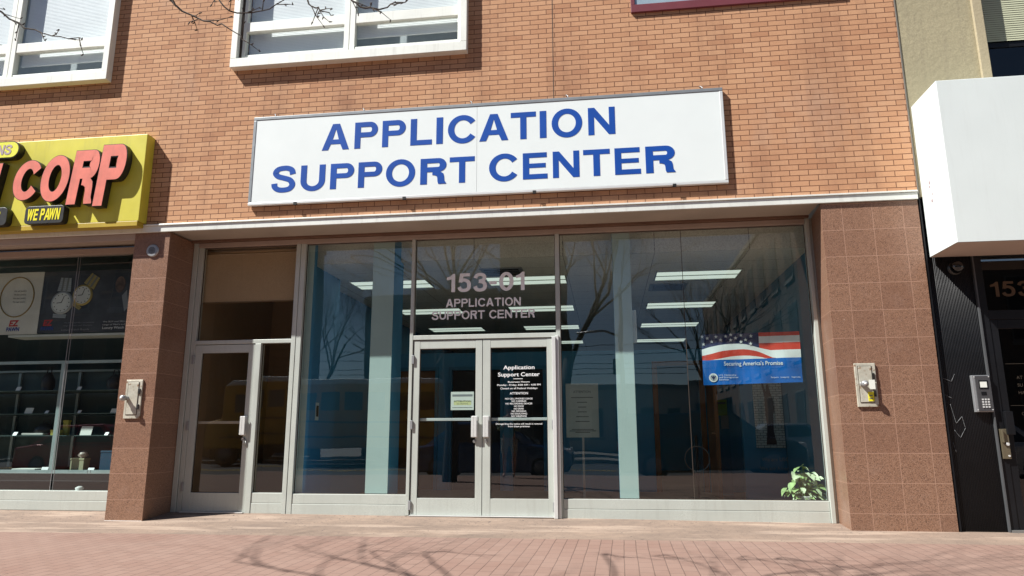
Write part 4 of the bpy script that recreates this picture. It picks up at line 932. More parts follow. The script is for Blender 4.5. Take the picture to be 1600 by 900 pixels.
# brick poster with a dark silhouette
ps = thing('wall_poster', (2.36, 11.19, 0.4), 'tall poster of a dark statue silhouette against white brick, below the flag banner', 'poster')
def brickposter():
    m, n, L, b = nodes('white_brick_print'); co = coords(n)
    sx = n.new('ShaderNodeSeparateXYZ'); L.new(co, sx.inputs[0]); cb = n.new('ShaderNodeCombineXYZ'); L.new(sx.outputs[0], cb.inputs[0]); L.new(sx.outputs[2], cb.inputs[1])
    br = n.new('ShaderNodeTexBrick'); br.inputs['Scale'].default_value = 1; br.inputs['Brick Width'].default_value = 0.09; br.inputs['Row Height'].default_value = 0.036; br.inputs['Mortar Size'].default_value = 0.004
    br.inputs['Color1'].default_value = (0.50, 0.55, 0.53, 1); br.inputs['Color2'].default_value = (0.42, 0.47, 0.45, 1); br.inputs['Mortar'].default_value = (0.12, 0.14, 0.14, 1)
    L.new(cb.outputs[0], br.inputs['Vector']); L.new(br.outputs['Color'], b.inputs['Base Color']); setv(b, 'Roughness', 0.7); return m
kk = 11.19 / 10.6
px0, px1 = 2.07 * kk, 2.60
B().box(px0, px1, 11.180, 11.195, 1 - 0.2 * kk, 1 + 0.95 * kk).build('panel', brickposter(), ps)
sil = [(0.30, -0.18), (0.36, 0.1), (0.33, 0.35), (0.34, 0.60), (0.22, 0.92), (0.26, 0.95), (0.40, 0.68), (0.42, 0.80), (0.50, 0.82), (0.53, 0.70), (0.62, 0.58), (0.66, 0.40), (0.60, 0.30), (0.58, 0.05), (0.66, -0.18)]
B().prism([(px0 + (px1 - px0) * (a * 1.0 + 0.05), 1 + kk * (b * 0.85)) for a, b in sil], 11.176, 11.179).build('silhouette', paint('maroon_black', (0.035, 0.02, 0.02), 0.7), ps)
mb = B(); text_mb(mb, 'We are USCIS', 11.19, x0=px0 + 0.06, z=0.60, cap=0.055, width=0.44); text_mb(mb, 'We are America', 11.19, x0=px0 + 0.03, z=0.47, cap=0.055, width=0.48)
mb.build('lettering', paint('dim_grey_print', (0.3, 0.32, 0.32), 0.7), ps)
# other notices
yn = B().box(1.76, 1.98, 12.36, 12.365, 1.30, 1.56); yn = yn.build('paper_notice', paint('green_yellow_paper', (0.30, 0.42, 0.10), 0.8)); tag(yn, 'yellow-green notice with a dark heading on the partition behind the banner', 'notice')
B().box(1.78, 1.96, 12.354, 12.359, 1.49, 1.52).build('heading', PRINT, yn)
B().box(1.75, 2.0, 12.37, 12.40, 0.013, 2.3).build('glazed_panel', TEALD, bld)
tag(B().box(1.87, 1.99, 12.36, 12.365, 1.08, 1.30).build('paper_notice', paint('dim_paper', (0.35, 0.36, 0.36), 0.8)), 'plain grey sheet pinned below the yellow-green notice', 'notice')
kp = thing('wall_keypad', (-3.97, 9.55, 1.2), 'small dark keypad on the blue left wall inside', 'keypad')
B().box(-3.999, -3.985, 9.42, 9.53, 1.20, 1.44).build('case', PAPER, kp); B().box(-3.984, -3.98, 9.44, 9.51, 1.25, 1.40).build('buttons', LBLACK, kp)
st = thing('umbrella_stand', (1.38, 11.6, 0.012), 'dark hoop stand before the brown inner door', 'stand')
B().tube([(1.36 + 0.19 * math.cos(R(t)), 11.6, 0.62 + 0.19 * math.sin(R(t))) for t in range(0, 361, 20)], 0.008, 6).build('hoop', GREYM, st)
B().tube([(1.36, 11.62, 0.013), (1.36, 11.62, 0.98)], 0.02, 8).box(1.2, 1.52, 11.5, 11.74, 0.013, 0.03).build('post', LBLACK, st)

# banner
bn = thing('flag_banner', (1.73, 8.80, 1.56), 'flag banner reading Securing America\'s Promise hung inside the glass', 'banner')
BX0, BX1 = 1.156, 2.302
def bpt(u, v_):
    zt = 2.184 + 0.016 * u; zb = 1.572 + 0.022 * u
    x = BX0 + (BX1 - BX0) * u + (0.016 - 0.012 * u) * 0 - 0.006 * (1 - v_)
    y = 8.775 + 0.010 * math.sin(u * 19 + v_ * 2.5) * (0.25 + (1 - v_)) + 0.006 * math.sin(u * 8 - v_ * 5) + 0.004 * math.sin(u * 37 + v_ * 11) * (1 - v_)
    return (x, y, zb + (zt - zb) * v_)
def interp(t, P):
    if t <= P[0][0]: return P[0][1]
    for (a, b), (c, d_) in zip(P[:-1], P[1:]):
        if t <= c: return b + (d_ - b) * (t - a) / (c - a)
    return P[-1][1]
def sm(P): return crom(P, 5)
c1 = sm([(0, 0.70), (0.1, 0.75), (0.25, 0.79), (0.40, 0.79), (0.5, 0.75), (0.586, 0.70), (0.70, 0.645)])
c2 = sm([(0, 0.575), (0.1, 0.61), (0.22, 0.66), (0.40, 0.68), (0.5, 0.66), (0.58, 0.62), (0.66, 0.55), (0.72, 0.495)])
c3 = sm([(0, 0.48), (0.1, 0.487), (0.19, 0.51), (0.30, 0.545), (0.42, 0.555), (0.52, 0.54), (0.60, 0.515), (0.64, 0.49)])
U = [i / 80 for i in range(81)]
top = lambda u: 1.0
blue_t = lambda u: 0.485
f1 = lambda u: interp(u, c1); f2 = lambda u: max(0.485, interp(u, c2)); f3 = lambda u: max(0.485, interp(u, c3))
us = 0.5875
def band(mb, ulo, uhi, lo, hi, mi, nv=4):
    us_ = [u for u in U if ulo < u < uhi]; us_ = [ulo] + us_ + [uhi]
    for a, b in zip(us_[:-1], us_[1:]):
        for j in range(nv):
            q = lambda u, t: bpt(u, lo(u) + (hi(u) - lo(u)) * t)
            if hi(a) - lo(a) < 1e-5 and hi(b) - lo(b) < 1e-5: continue
            mb.add([q(a, j / nv), q(b, j / nv), q(b, (j + 1) / nv), q(a, (j + 1) / nv)], [(0, 1, 2, 3)], mi, True)
mb = B()
band(mb, 0, 1, lambda u: 0.0, blue_t, 0, 8)
band(mb, 0, us, f1, top, 1, 5)
band(mb, 0, us, f2, f1, 3); band(mb, 0, us, f3, f2, 2); band(mb, 0, us, blue_t, f3, 3)
g1 = lambda u: 0.635; 
band(mb, us, 1, lambda u: 0.925, top, 2); band(mb, us, 1, lambda u: 0.79, lambda u: 0.925, 3); band(mb, us, 1, lambda u: max(0.645, f1(u) if u < 0.70 else 0.645), lambda u: 0.79, 2)
band(mb, us, 1, lambda u: max(0.485, f2(u)) if u < 0.74 else 0.485, lambda u: max(0.645, f1(u) if u < 0.70 else 0.645), 3)
band(mb, us, 0.74, f3, f2, 2); band(mb, us, 0.66, blue_t, f3, 3)
bo = mb.build('cloth', [BBLUE, NAVY, BRED, BWHT], bn)
def on_cloth(mb):
    out = MB(); out.f = mb.f; out.m = mb.m; out.sm = mb.sm
    for x, y, z in mb.v:
        u = (x - BX0) / (BX1 - BX0); v_ = (z - (1.572 + 0.022 * u)) / 0.612
        out.v.append((x, bpt(u, v_)[1] - 0.004 + (y - 8.80), z))
    return out
stars = B()
for sx_, sz_ in ((112, 168), (165, 185), (123, 245), (208, 220), (255, 172), (300, 205), (353, 168), (402, 207), (405, 152), (453, 188), (508, 160), (505, 228), (552, 207), (608, 170), (602, 248)):
    u = (sx_ - 105) / 993; v_ = 1 - (sz_ - (145 - 18 * u)) / 520
    p = bpt(u, v_); r0 = 0.024
    pts = []
    for i in range(10):
        rr = r0 if i % 2 == 0 else r0 * 0.42; t = math.pi / 2 + i * math.pi / 5
        pts.append((p[0] + rr * math.cos(t), p[2] + rr * math.sin(t)))
    stars.prism(pts, 8.7985, 8.80)
on_cloth(stars).build('star', BWHT, bo)
mb = B()
text_mb(mb, "Securing America's Promise", 8.80, x0=1.40, z=1.802, cap=0.050, width=0.68, bold=0.01)
for i, s in enumerate(('U.S. Citizenship', 'and Immigration', 'Services')): text_mb(mb, s, 8.80, x0=1.335, z=1.680 - i * 0.027, cap=0.020, width=(0.205, 0.225, 0.11)[i])
for s, xx, ww in (('Respect.', 1.935, 0.09), ('Integrity.', 2.045, 0.10), ('Ingenuity.', 2.17, 0.105)): text_mb(mb, s, 8.80, x0=xx, z=1.648, cap=0.017, width=ww)
on_cloth(mb).build('lettering', BWHT, bo)
mb = B(); mb.prism(arc(1.270, 1.660, 0.052, 0.052, 0, 350, 35), 8.798, 8.80, 0)
mb.prism(arc(1.270, 1.660, 0.036, 0.036, 0, 350, 35), 8.796, 8.7975, 1)
mb.prism([(1.270 + a * 0.03, 1.660 + b * 0.03) for a, b in ((0, -1), (0.3, -0.4), (0.9, 0.5), (0.85, 0.8), (0.3, 0.35), (0.15, 0.7), (-0.15, 0.7), (-0.3, 0.35), (-0.85, 0.8), (-0.9, 0.5), (-0.3, -0.4))], 8.794, 8.7955, 2)
on_cloth(mb).build('emblem', [BWHT, paint('seal_grey', (0.40, 0.45, 0.48), 0.6), NAVY], bo)

# potted vine
random.seed(5)
pp = thing('potted_plant', (2.24, 8.90, 0.216), 'leafy pale green pothos in a low white pot at the window corner', 'plant')
B().lathe((2.24, 8.90, 0.217), [(0.08, 0), (0.095, 0.06), (0.10, 0.075), (0.085, 0.075), (0.08, 0.06)], 'z', 20).build('pot', POT, pp)
lf = B(); stm = B()
def leaf(mb, p, d, size, mi, roll):
    d = Vector(d).normalized(); sidev = d.cross(Vector((0, 0, 1)))
    if sidev.length < 1e-3: sidev = Vector((1, 0, 0))
    sidev.normalize(); sidev = Matrix.Rotation(roll, 3, d) @ sidev; nrm = sidev.cross(d)
    shape = [(0, 0), (0.10, 0.34), (0.30, 0.46), (0.55, 0.40), (0.80, 0.20), (1.05, 0)]
    k = len(mb.v); mid = []; Lr = []; Rr = []
    for t, wv in shape:
        c = Vector(p) + d * t * size - Vector((0, 0, 1)) * 0.22 * size * t * t
        mid.append(c - nrm * 0.0); Lr.append(c + sidev * wv * size + nrm * 0.14 * size * wv * 2); Rr.append(c - sidev * wv * size + nrm * 0.14 * size * wv * 2)
    n = len(shape); mb.v += [tuple(x) for x in mid + Lr + Rr]
    for i in range(n - 1):
        mb.f.append([k + i, k + i + 1, k + n + i + 1, k + n + i]); mb.f.append([k + 2 * n + i, k + 2 * n + i + 1, k + i + 1, k + i]); mb.m += [mi, mi]; mb.sm += [True, True]
for i in range(78):
    low = i % 2 == 0
    a = random.random() * 2 * math.pi; sp_ = random.uniform(0.06, 0.21) if low else random.uniform(0.0, 0.17)
    hz = random.uniform(0.01, 0.16) if low else random.uniform(0.12, 0.40) * (1.0 - sp_ * 1.2)
    tip = (2.235 + math.cos(a) * sp_, min(9.04, max(8.80, 8.90 + math.sin(a) * sp_ * 0.5)), 0.235 + hz)
    mid = (2.24 + math.cos(a) * sp_ * 0.6, 8.90 + math.sin(a) * sp_ * 0.3, max(0.30, 0.27 + hz * 0.8))
    stm.tube([(2.24 + math.cos(a) * 0.04, 8.90 + math.sin(a) * 0.03, 0.29), mid, tip], 0.0028, 5)
    leaf(lf, tip, (math.cos(a) * 0.9 + random.uniform(-.5, .5), -abs(math.sin(a)) * 0.7 - 0.25, random.uniform(-0.9, 0.3)), random.uniform(0.05, 0.115), 0 if random.random() < 0.45 else 1, random.uniform(-0.8, 0.8))
lf.build('leaves', [LEAF, LEAFP], pp); stm.build('stem', STEM, pp)

# ---------------------------------------------------------------- inside the left shop window
po = thing('window_poster', (-8.4, 8.80, 2.39), 'white poster of a gold necklace in the left shop window', 'poster')
B().box(-9.2, -7.852, 8.80, 8.812, 2.392, 3.280).build('panel', paint('poster_white', (0.62, 0.60, 0.52), 0.7), po)
cxn, czn = -8.232, 2.925
ck = paint('old_gold', (0.30, 0.20, 0.06), 0.4, 0.4)
B().tube([(cxn + 0.262 * math.cos(R(t)), 8.797, czn + 0.285 * math.sin(R(t))) for t in range(0, 361, 10)], 0.0085, 6).build('necklace', ck, po)
mb = B()
for i, s in enumerate(('We sell jewelry.', 'We buy jewelry.', 'We clean jewelry.', 'We repair jewelry.')): text_mb(mb, s, 8.7995, cx=-8.19, z=3.0 - i * 0.052, cap=0.024, width=0.20, bold=0.01)
mb.build('print', PRINT, po)
def ezlogo(par, x0, z0, sc, y):
    mb = B(); text_mb(mb, 'EZ', y, x0=x0, z=z0 + 0.07 * sc, cap=0.085 * sc, width=0.155 * sc, bold=0.04, shear=0.15); mb.build('logo_top', RED, par)
    mb = B(); text_mb(mb, 'PAWN', y, x0=x0 - 0.03 * sc, z=z0, cap=0.055 * sc, width=0.20 * sc, bold=0.04); mb.build('logo_bottom', paint('logo_blue', (0.02, 0.05, 0.25), 0.6), par)
ezlogo(po, -8.30, 2.44, 1.0, 8.7995)
pw = thing('window_poster', (-7.2, 8.80, 2.39), 'dark poster of two wristwatches in the left shop window', 'poster')
def dposter():
    m, n, L, b = nodes('dark_photo_print'); co = coords(n)
    f = ramp(n, L, noise(n, L, co, 2.6, 5), 0.42, 0.75)
    col = mixc(n, L, f, (0.018, 0.021, 0.028), (0.07, 0.075, 0.085))
    sx = n.new('ShaderNodeMapping'); sx.inputs['Scale'].default_value = (1, 1, 7); sx.inputs['Rotation'].default_value = (0, 0.4, 0); L.new(co, sx.inputs[0])
    f2 = n.new('ShaderNodeMath'); f2.operation = 'MULTIPLY'; f2.inputs[1].default_value = 0.6; L.new(ramp(n, L, noise(n, L, sx.outputs[0], 1.5, 3), 0.58, 0.75), f2.inputs[0])
    col = mixc(n, L, f2.outputs[0], col, (0.11, 0.085, 0.06))
    L.new(col, b.inputs['Base Color']); setv(b, 'Roughness', 0.5); return m
B().box(-7.85, -6.06, 8.802, 8.814, 2.400, 3.276).build('panel', dposter(), pw)
def watch(x, z, r, tilt, mband, label):
    c_, s_ = math.cos(tilt), math.sin(tilt)
    mb = B()
    for sgn in (1, -1):
        for i in range(7 if sgn > 0 else 2):
            d0 = r * (0.98 + i * 0.17); wd = r * (0.62 - i * 0.02)
            q = [(-wd, d0), (wd, d0), (wd, d0 + r * 0.15), (-wd, d0 + r * 0.15)]
            mb.prism([(x + a * c_ - sgn * b * s_ * 1, z + a * s_ + sgn * b * c_) for a, b in q], 8.795, 8.8015)
    for dx in (-0.22, 0.22):
        q = [(dx * r - 0.012, r * 1.0), (dx * r + 0.012, r * 1.0), (dx * r + 0.012, r * 2.15), (dx * r - 0.012, r * 2.15)]
        mb.prism([(x + a * c_ - b * s_, z + a * s_ + b * c_) for a, b in q], 8.7925, 8.7945, 1)
    w_ = mb.build('watch_print', [mband, PRINT], pw); w_['label'] = label
    B().lathe((x, 8.801, z), [(r, 0), (r, -0.008), (r * 0.86, -0.012)], n=32).build('bezel', mband, w_)
    B().lathe((x, 8.788, z), [(r * 0.83, 0), (r * 0.83, -0.001)], n=32).build('dial', paint('watch_dial', (0.60, 0.62, 0.58), 0.5), w_)
    h = B()
    for ang, ln in ((20, 0.62), (265, 0.45)):
        ca, sa = math.cos(R(90 - ang)), math.sin(R(90 - ang))
        h.prism([(x - sa * 0.006, z + ca * 0.006), (x + ca * r * ln - sa * 0.004, z + sa * r * ln + ca * 0.004), (x + ca * r * ln + sa * 0.004, z + sa * r * ln - ca * 0.004), (x + sa * 0.006, z - ca * 0.006)], 8.7850, 8.7865)
    for i in range(12):
        t = i * math.pi / 6; h.prism([(x + r * 0.70 * math.cos(t) + a, z + r * 0.70 * math.sin(t) + b) for a, b in ((-0.007, -0.007), (0.007, -0.007), (0.007, 0.007), (-0.007, 0.007))], 8.7853, 8.7866)
    h.build('hands', LBLACK, w_)
watch(-7.520, 2.825, 0.165, R(-4), paint('watch_steel', (0.34, 0.36, 0.36), 0.4, 0.3), 'steel watch on the poster')
watch(-7.215, 2.925, 0.150, R(-32), paint('watch_gold', (0.40, 0.31, 0.10), 0.4, 0.3), 'gold and steel watch on the poster')
B().prism(arc(-6.66, 3.06, 0.075, 0.115, 0, 345, 23), 8.7992, 8.8015).build('face_print', paint('print_skin', (0.10, 0.06, 0.045), 0.6, 0, 0.6, 11), pw)
B().prism([(-6.62, 2.90), (-6.55, 2.98), (-6.50, 2.74), (-6.56, 2.68)], 8.7992, 8.8015).build('collar_print', paint('print_shirt', (0.22, 0.24, 0.26), 0.6), pw)
mb = B()
text_mb(mb, 'Luxury Watch Brands', 8.8015, x0=-6.86, z=2.440, cap=0.034, width=0.50, bold=0.02)
text_mb(mb, "We BUY and SELL an extensive", 8.8015, x0=-6.86, z=2.530, cap=0.022, width=0.56); text_mb(mb, "range of Men's and Women's", 8.8015, x0=-6.86, z=2.490, cap=0.022, width=0.52)
mb.build('print', paint('print_white', (0.6, 0.6, 0.6), 0.6), pw)
mb = B(); text_mb(mb, 'Luxury Watch Brands', 8.8015, x0=-7.48, z=2.430, cap=0.026, width=0.42, bold=0.01)
text_mb(mb, "We BUY and SELL an extensive", 8.8015, x0=-7.45, z=2.53, cap=0.018, width=0.46); text_mb(mb, "range of Men's and Women's", 8.8015, x0=-7.46, z=2.49, cap=0.018, width=0.44)
mb.build('small_print', paint('print_grey', (0.25, 0.25, 0.26), 0.6), pw)
ezlogo(pw, -7.77, 2.44, 0.95, 8.8015)
# shelf board just below the posters
tag(B().box(-8.3, -6.45, 8.815, 9.1, 2.355, 2.385).build('shelf_board', paint('shelf_white', (0.55, 0.58, 0.54), 0.6)), 'pale shelf board below the posters in the left shop window', 'shelf')
# glass cabinet
cb = thing('display_cabinet', (-8.5, 9.2, 0.012), 'aluminium framed glass display cabinet in the left shop window', 'cabinet')
AQ = paint('cabinet_frame', (0.42, 0.50, 0.50), 0.4, 0.3)
mb = B().box(-13.8, -5.75, 8.95, 8.98, 1.99, 2.03).box(-13.8, -5.75, 8.95, 8.98, 0.505, 0.55).box(-7.535, -7.465, 8.952, 8.978, 0.551, 1.989).box(-13.8, -5.75, 9.75, 9.78, 1.95, 1.98).box(-7.9, -7.86, 9.75, 9.78, 0.56, 1.94).box(-6.75, -6.71, 9.75, 9.78, 0.56, 1.94).box(-8.9, -8.86, 9.75, 9.78, 0.56, 1.94)
mb.build('frame', AQ, cb)
B().box(-13.8, -5.75, 8.99, 9.8, 0.40, 0.50).build('base', DARK, cb)
for z in (1.0, 1.30, 1.62): B().box(-13.8, -5.75, 9.05, 9.74, z, z + 0.008).build('shelf', paint('shelf_glass_edge', (0.10, 0.15, 0.145), 0.3), cb)
B().box(-13.8, -5.75, 9.80, 9.83, 0.56, 1.98).build('back_panel', DTEAL, cb)
# stock on the shelves
random.seed(8)
def item(name, x0, x1, y, z0, z1, m, label, cat, kind='box'):
    if kind == 'box':
        mb = B().box(x0, x1, y, y + (x1 - x0) * 0.6, z0, z1)
        o = mb.build(name, m, None, bevel=0.004); lid = B().box(x0 - 0.004, x1 + 0.004, y - 0.004, y + (x1 - x0) * 0.6 + 0.004, z1 - 0.025, z1 - 0.001); lid.build('lid', m, o, bevel=0.003)
    elif kind == 'card':
        o = B().add([(x0, y, z0), (x1, y, z0), (x1, y + 0.03, z1), (x0, y + 0.03, z1), (x0, y + 0.004, z0), (x1, y + 0.004, z0), (x1, y + 0.034, z1), (x0, y + 0.034, z1)], [(0, 1, 2, 3), (5, 4, 7, 6), (0, 3, 7, 4), (1, 5, 6, 2), (3, 2, 6, 7), (0, 4, 5, 1)]).build(name, m)
    elif kind == 'bag':
        c = (x0 + x1) / 2; w_ = (x1 - x0) / 2; h = z1 - z0
        o = B().lathe((c, y + 0.1, z0), [(w_ * 0.7, 0), (w_, h * 0.25), (w_ * 0.95, h * 0.6), (w_ * 0.5, h * 0.9), (w_ * 0.12, h)], 'z', 16).build(name, m)
        B().tube([(c - w_ * 0.4, y + 0.1, z1 - h * 0.12), (c - w_ * 0.3, y + 0.1, z1 + h * 0.25), (c + w_ * 0.3, y + 0.1, z1 + h * 0.25), (c + w_ * 0.4, y + 0.1, z1 - h * 0.12)], 0.008, 6).build('strap', m, o)
    return tag(o, label, cat)
YB = paint('yellow_carton', (0.55, 0.50, 0.10), 0.7); BB = paint('blue_carton', (0.012, 0.06, 0.11), 0.6); BG = paint('beige_carton', (0.42, 0.42, 0.26), 0.7); BK = paint('black_leather', (0.015, 0.015, 0.017), 0.45)
item('yellow_box', -7.70, -7.57, 9.1, 1.009, 1.085, YB, 'flat yellow box on the cabinet shelf left of the centre post', 'box')
item('yellow_box', -7.62, -7.54, 9.22, 1.01, 1.22, YB, 'upright yellow box behind the flat yellow box', 'box')
item('blue_box', -6.90, -6.70, 9.1, 0.502, 0.80, BB, 'blue box standing at the right end of the cabinet floor', 'box')
item('beige_box', -7.34, -7.14, 9.1, 0.502, 0.70, BG, 'beige box on the cabinet floor right of the centre post', 'box')
item('price_card', -8.13, -8.01, 9.08, 1.31, 1.39, PAPER, 'small white price card on the shelf at left of the cabinet', 'card', 'card')
item('price_card', -7.22, -7.05, 9.06, 1.01, 1.13, PAPER, 'large grey price card on the shelf right of the centre post', 'card', 'card')
item('price_card', -6.80, -6.66, 9.06, 1.31, 1.37, PAPER, 'low white price card near the pillar on the upper shelf', 'card', 'card')
for q, (x, z, w_, lb) in enumerate(((-8.30, 1.629, 0.07, 'tiny white tag on the top cabinet shelf, far left'), (-7.80, 1.31, 0.05, 'tiny white tag on the upper middle shelf left of the centre post'), (-7.35, 1.629, 0.06, 'tiny white tag on the top shelf just right of the centre post'), (-7.30, 1.31, 0.05, 'tiny white tag on the upper middle shelf right of the centre post'), (-6.85, 1.009, 0.05, 'tiny white tag on the lower middle shelf near the pillar'), (-8.25, 1.009, 0.06, 'tiny white tag on the lower middle shelf at far left'), (-7.05, 0.502, 0.09, 'white card lying up on the cabinet floor between the beige and blue boxes'), (-7.75, 0.502, 0.10, 'white card on the cabinet floor left of the centre post'))):
    item('price_tag', x, x + w_, 9.06, z, z + w_ * 0.8, VIN, lb, 'tag', 'card')
item('black_bag', -8.05, -7.75, 9.15, 1.009, 1.18, BK, 'black handbag on the shelf beside the yellow boxes', 'bag', 'bag')
item('black_bag', -8.05, -7.87, 9.15, 1.629, 1.90, BK, 'dark bag on the top cabinet shelf at left', 'bag', 'bag')
item('black_bag', -7.02, -6.80, 9.15, 1.629, 1.86, BK, 'dark bag on the top cabinet shelf near the pillar', 'bag', 'bag')
item('silver_case', -8.20, -7.85, 9.08, 0.502, 0.56, PAPER, 'pale flat case on the cabinet floor at left', 'case')
item('jewellery_tray', -8.12, -7.80, 9.08, 1.009, 1.04, POT, 'pale jewellery tray under the black handbag shelf', 'tray')
mbx = B().lathe((-7.2, 9.15, 0.705), [(0.03, 0), (0.07, 0.03), (0.05, 0.07), (0.02, 0.09)], 'z', 14); tag(mbx.build('figurine', paint('cream_china', (0.45, 0.38, 0.32), 0.4)), 'small cream china ornament on top of the beige box', 'ornament')
tag(B().lathe((-6.92, 8.80, 0.302 - 0.29), [(0.04, 0), (0.04, 0.27), (0.055, 0.32), (0.02, 0.34)], 'z', 14).build('door_stop', paint('white_plastic', (0.6, 0.6, 0.58), 0.5)), 'small white post behind the low sill of the left shop window', 'post')

# ---------------------------------------------------------------- street trees
def branch_tree(mbt, mbc, p, d, length, rad, depth, rng, droop=0.0, spread=0.62, thick=0.03, fmax=1e9):
    n = 4 if depth > 2 else 2
    pts = [Vector(p)]; dv = Vector(d).normalized(); rr = [rad]
    for i in range(n):
        dv = (dv + Vector((rng.uniform(-1, 1), rng.uniform(-1, 1), rng.uniform(-0.7, 0.9 - droop))) * 0.20).normalized()
        pts.append(pts[-1] + dv * length / n); rr.append(rad * (1 - 0.45 * (i + 1) / n) if depth > 0 else rad * (1 - 0.85 * (i + 1) / n))
    (mbt if rad > thick else mbc).tube(pts, rr, 7 if rad > 0.06 else (5 if rad > 0.015 else 3), cap=False)
    if depth == 0: return
    k = rng.choice((2, 3, 3)) if depth > 1 else 4
    for j in range(k + (1 if depth > 2 else 0)):
        t = rng.uniform(0.45, 1.0) if j else 1.0
        i = min(n, max(1, int(round(t * n))))
        ax = Vector((rng.uniform(-1, 1), rng.uniform(-1, 1), rng.uniform(-0.3, 0.7) - droop)).normalized()
        nd = (dv + ax * spread * rng.uniform(0.7, 1.4)).normalized()
        branch_tree(mbt, mbc, pts[i], nd, length * rng.uniform(0.58, 0.82), rr[i] * rng.uniform(0.55, 0.75), depth - 1, rng, droop, spread, thick)
def twig_path(mb, pts, r0, r1, rng, twigs=8, tl=0.25):
    P = [Vector(p) for p in crom(pts, 5)]
    P = [p + Vector((rng.uniform(-1, 1), rng.uniform(-1, 1), rng.uniform(-1, 1))) * 0.012 for p in P]
    n = len(P); mb.tube(P, [r0 + (r1 - r0) * i / (n - 1) for i in range(n)], 6)
    for q in range(twigs):
        i = rng.randrange(n // 3, n - 1); a = P[i]; dirv = (P[i + 1] - P[i]).normalized()
        s_ = (dirv * 0.7 + Vector((rng.uniform(-0.8, 0.8), rng.uniform(-0.5, 0.5), rng.uniform(-0.8, 0.7)))).normalized()
        l = tl * rng.uniform(0.4, 1.2); b = a + s_ * l * 0.5; c = b + (s_ + Vector((rng.uniform(-.3, .3), 0, rng.uniform(-.3, .4)))).normalized() * l * 0.5
        mb.tube([a, b, c], [0.0045, 0.0035, 0.002], 4)
        for e in (b, c):
            mb.tube([e, e + Vector((rng.uniform(-1, 1), 0, rng.uniform(-1, 1))).normalized() * 0.022], [0.006, 0.003], 5)
rng = random.Random(21)
ta = thing('street_tree', (-3.6, 1.3, 0), 'bare street tree whose budding twigs hang across the top of the view', 'tree')
tr = B(); cr_ = B()
trunk = [(-3.6, 1.3, -0.05), (-3.55, 1.35, 1.2), (-3.6, 1.5, 2.6), (-3.5, 1.7, 3.6), (-3.45, 1.8, 4.6)]
tr.tube(crom(trunk, 4), [0.17 - 0.055 * i / 16 for i in range(17)], 10)
for d_, l_, r_, z_ in (((-0.5, 0.55, 0.9), 2.2, 0.042, 3.5), ((0.7, 0.35, 0.8), 2.4, 0.045, 3.9), ((0.2, 0.8, 0.9), 2.3, 0.04, 4.3), ((-0.6, -0.4, 1.0), 2.2, 0.045, 4.4), ((0.3, -0.5, 1.1), 2.3, 0.045, 4.5), ((0.05, 0.3, 1.2), 2.4, 0.05, 4.6)):
    p = min(((abs(q[2] - z_), q) for q in crom(trunk, 4)))[1]
    branch_tree(tr, cr_, p, d_, l_ * 0.85, r_ * 0.75, 4, rng, 0.0, 0.6)
for end, ln in (((-7.4, 3.2, 5.8), 1.5), ((-6.3, 3.4, 5.6), 1.4)):
    a0 = Vector((-3.5, 1.75, 4.1)); e0 = Vector(end); m0 = (a0 + e0) / 2 + Vector((0, 0, 0.35))
    tr.tube(crom([tuple(a0), tuple(m0), tuple(e0)], 5), [0.02 - 0.001 * i for i in range(11)], 7)
    for q in range(4): branch_tree(tr, cr_, e0 - (e0 - m0) * 0.2 * q, (e0 - m0).normalized() + Vector((rng.uniform(-.5, .5), rng.uniform(0, .8), rng.uniform(-.2, .4))), ln, 0.011, 3, rng, 0.0, 0.6)
# low twigs seen against the facade
for path, r0, tw in (([(-3.6, 1.75, 3.9), (-4.6, 3.0, 4.7), (-5.0, 4.2, 4.55), (-4.72, 4.5, 4.315), (-4.32, 4.5, 4.10), (-3.95, 4.5, 4.02)], 0.02, 9),
                     ([(-3.5, 1.7, 3.7), (-4.4, 2.6, 4.5), (-5.4, 4.3, 4.45), (-5.0, 4.5, 4.15), (-4.66, 4.5, 4.02)], 0.016, 5),
                     ([(-3.5, 1.75, 4.2), (-3.7, 3.2, 4.9), (-3.45, 4.4, 4.5), (-3.25, 4.5, 4.29), (-3.06, 4.5, 4.14), (-2.79, 4.5, 4.035), (-2.60, 4.5, 3.90)], 0.02, 9),
                     ([(-3.5, 1.75, 4.3), (-3.0, 3.2, 5.0), (-2.9, 4.4, 4.5), (-2.80, 4.5, 4.20), (-2.5, 4.5, 4.14), (-2.25, 4.5, 4.25)], 0.015, 7),
                     ([(-3.4, 1.8, 4.4), (-2.4, 3.2, 5.1), (-2.25, 4.4, 4.5), (-2.14, 4.5, 4.20), (-2.03, 4.5, 4.10), (-1.93, 4.5, 4.055)], 0.016, 6),
                     ([(-3.4, 1.8, 4.5), (-2.0, 3.2, 5.1), (-1.95, 4.4, 4.5), (-1.80, 4.5, 4.16), (-1.60, 4.5, 4.07), (-1.42, 4.5, 4.10), (-1.3, 4.5, 4.18)], 0.016, 9)):
    twig_path(cr_, path, r0 * 0.7, 0.003, rng, int(tw * 1.6), 0.20)
tr.build('trunk', BARK, ta); cr_.build('crown', BARK, ta)

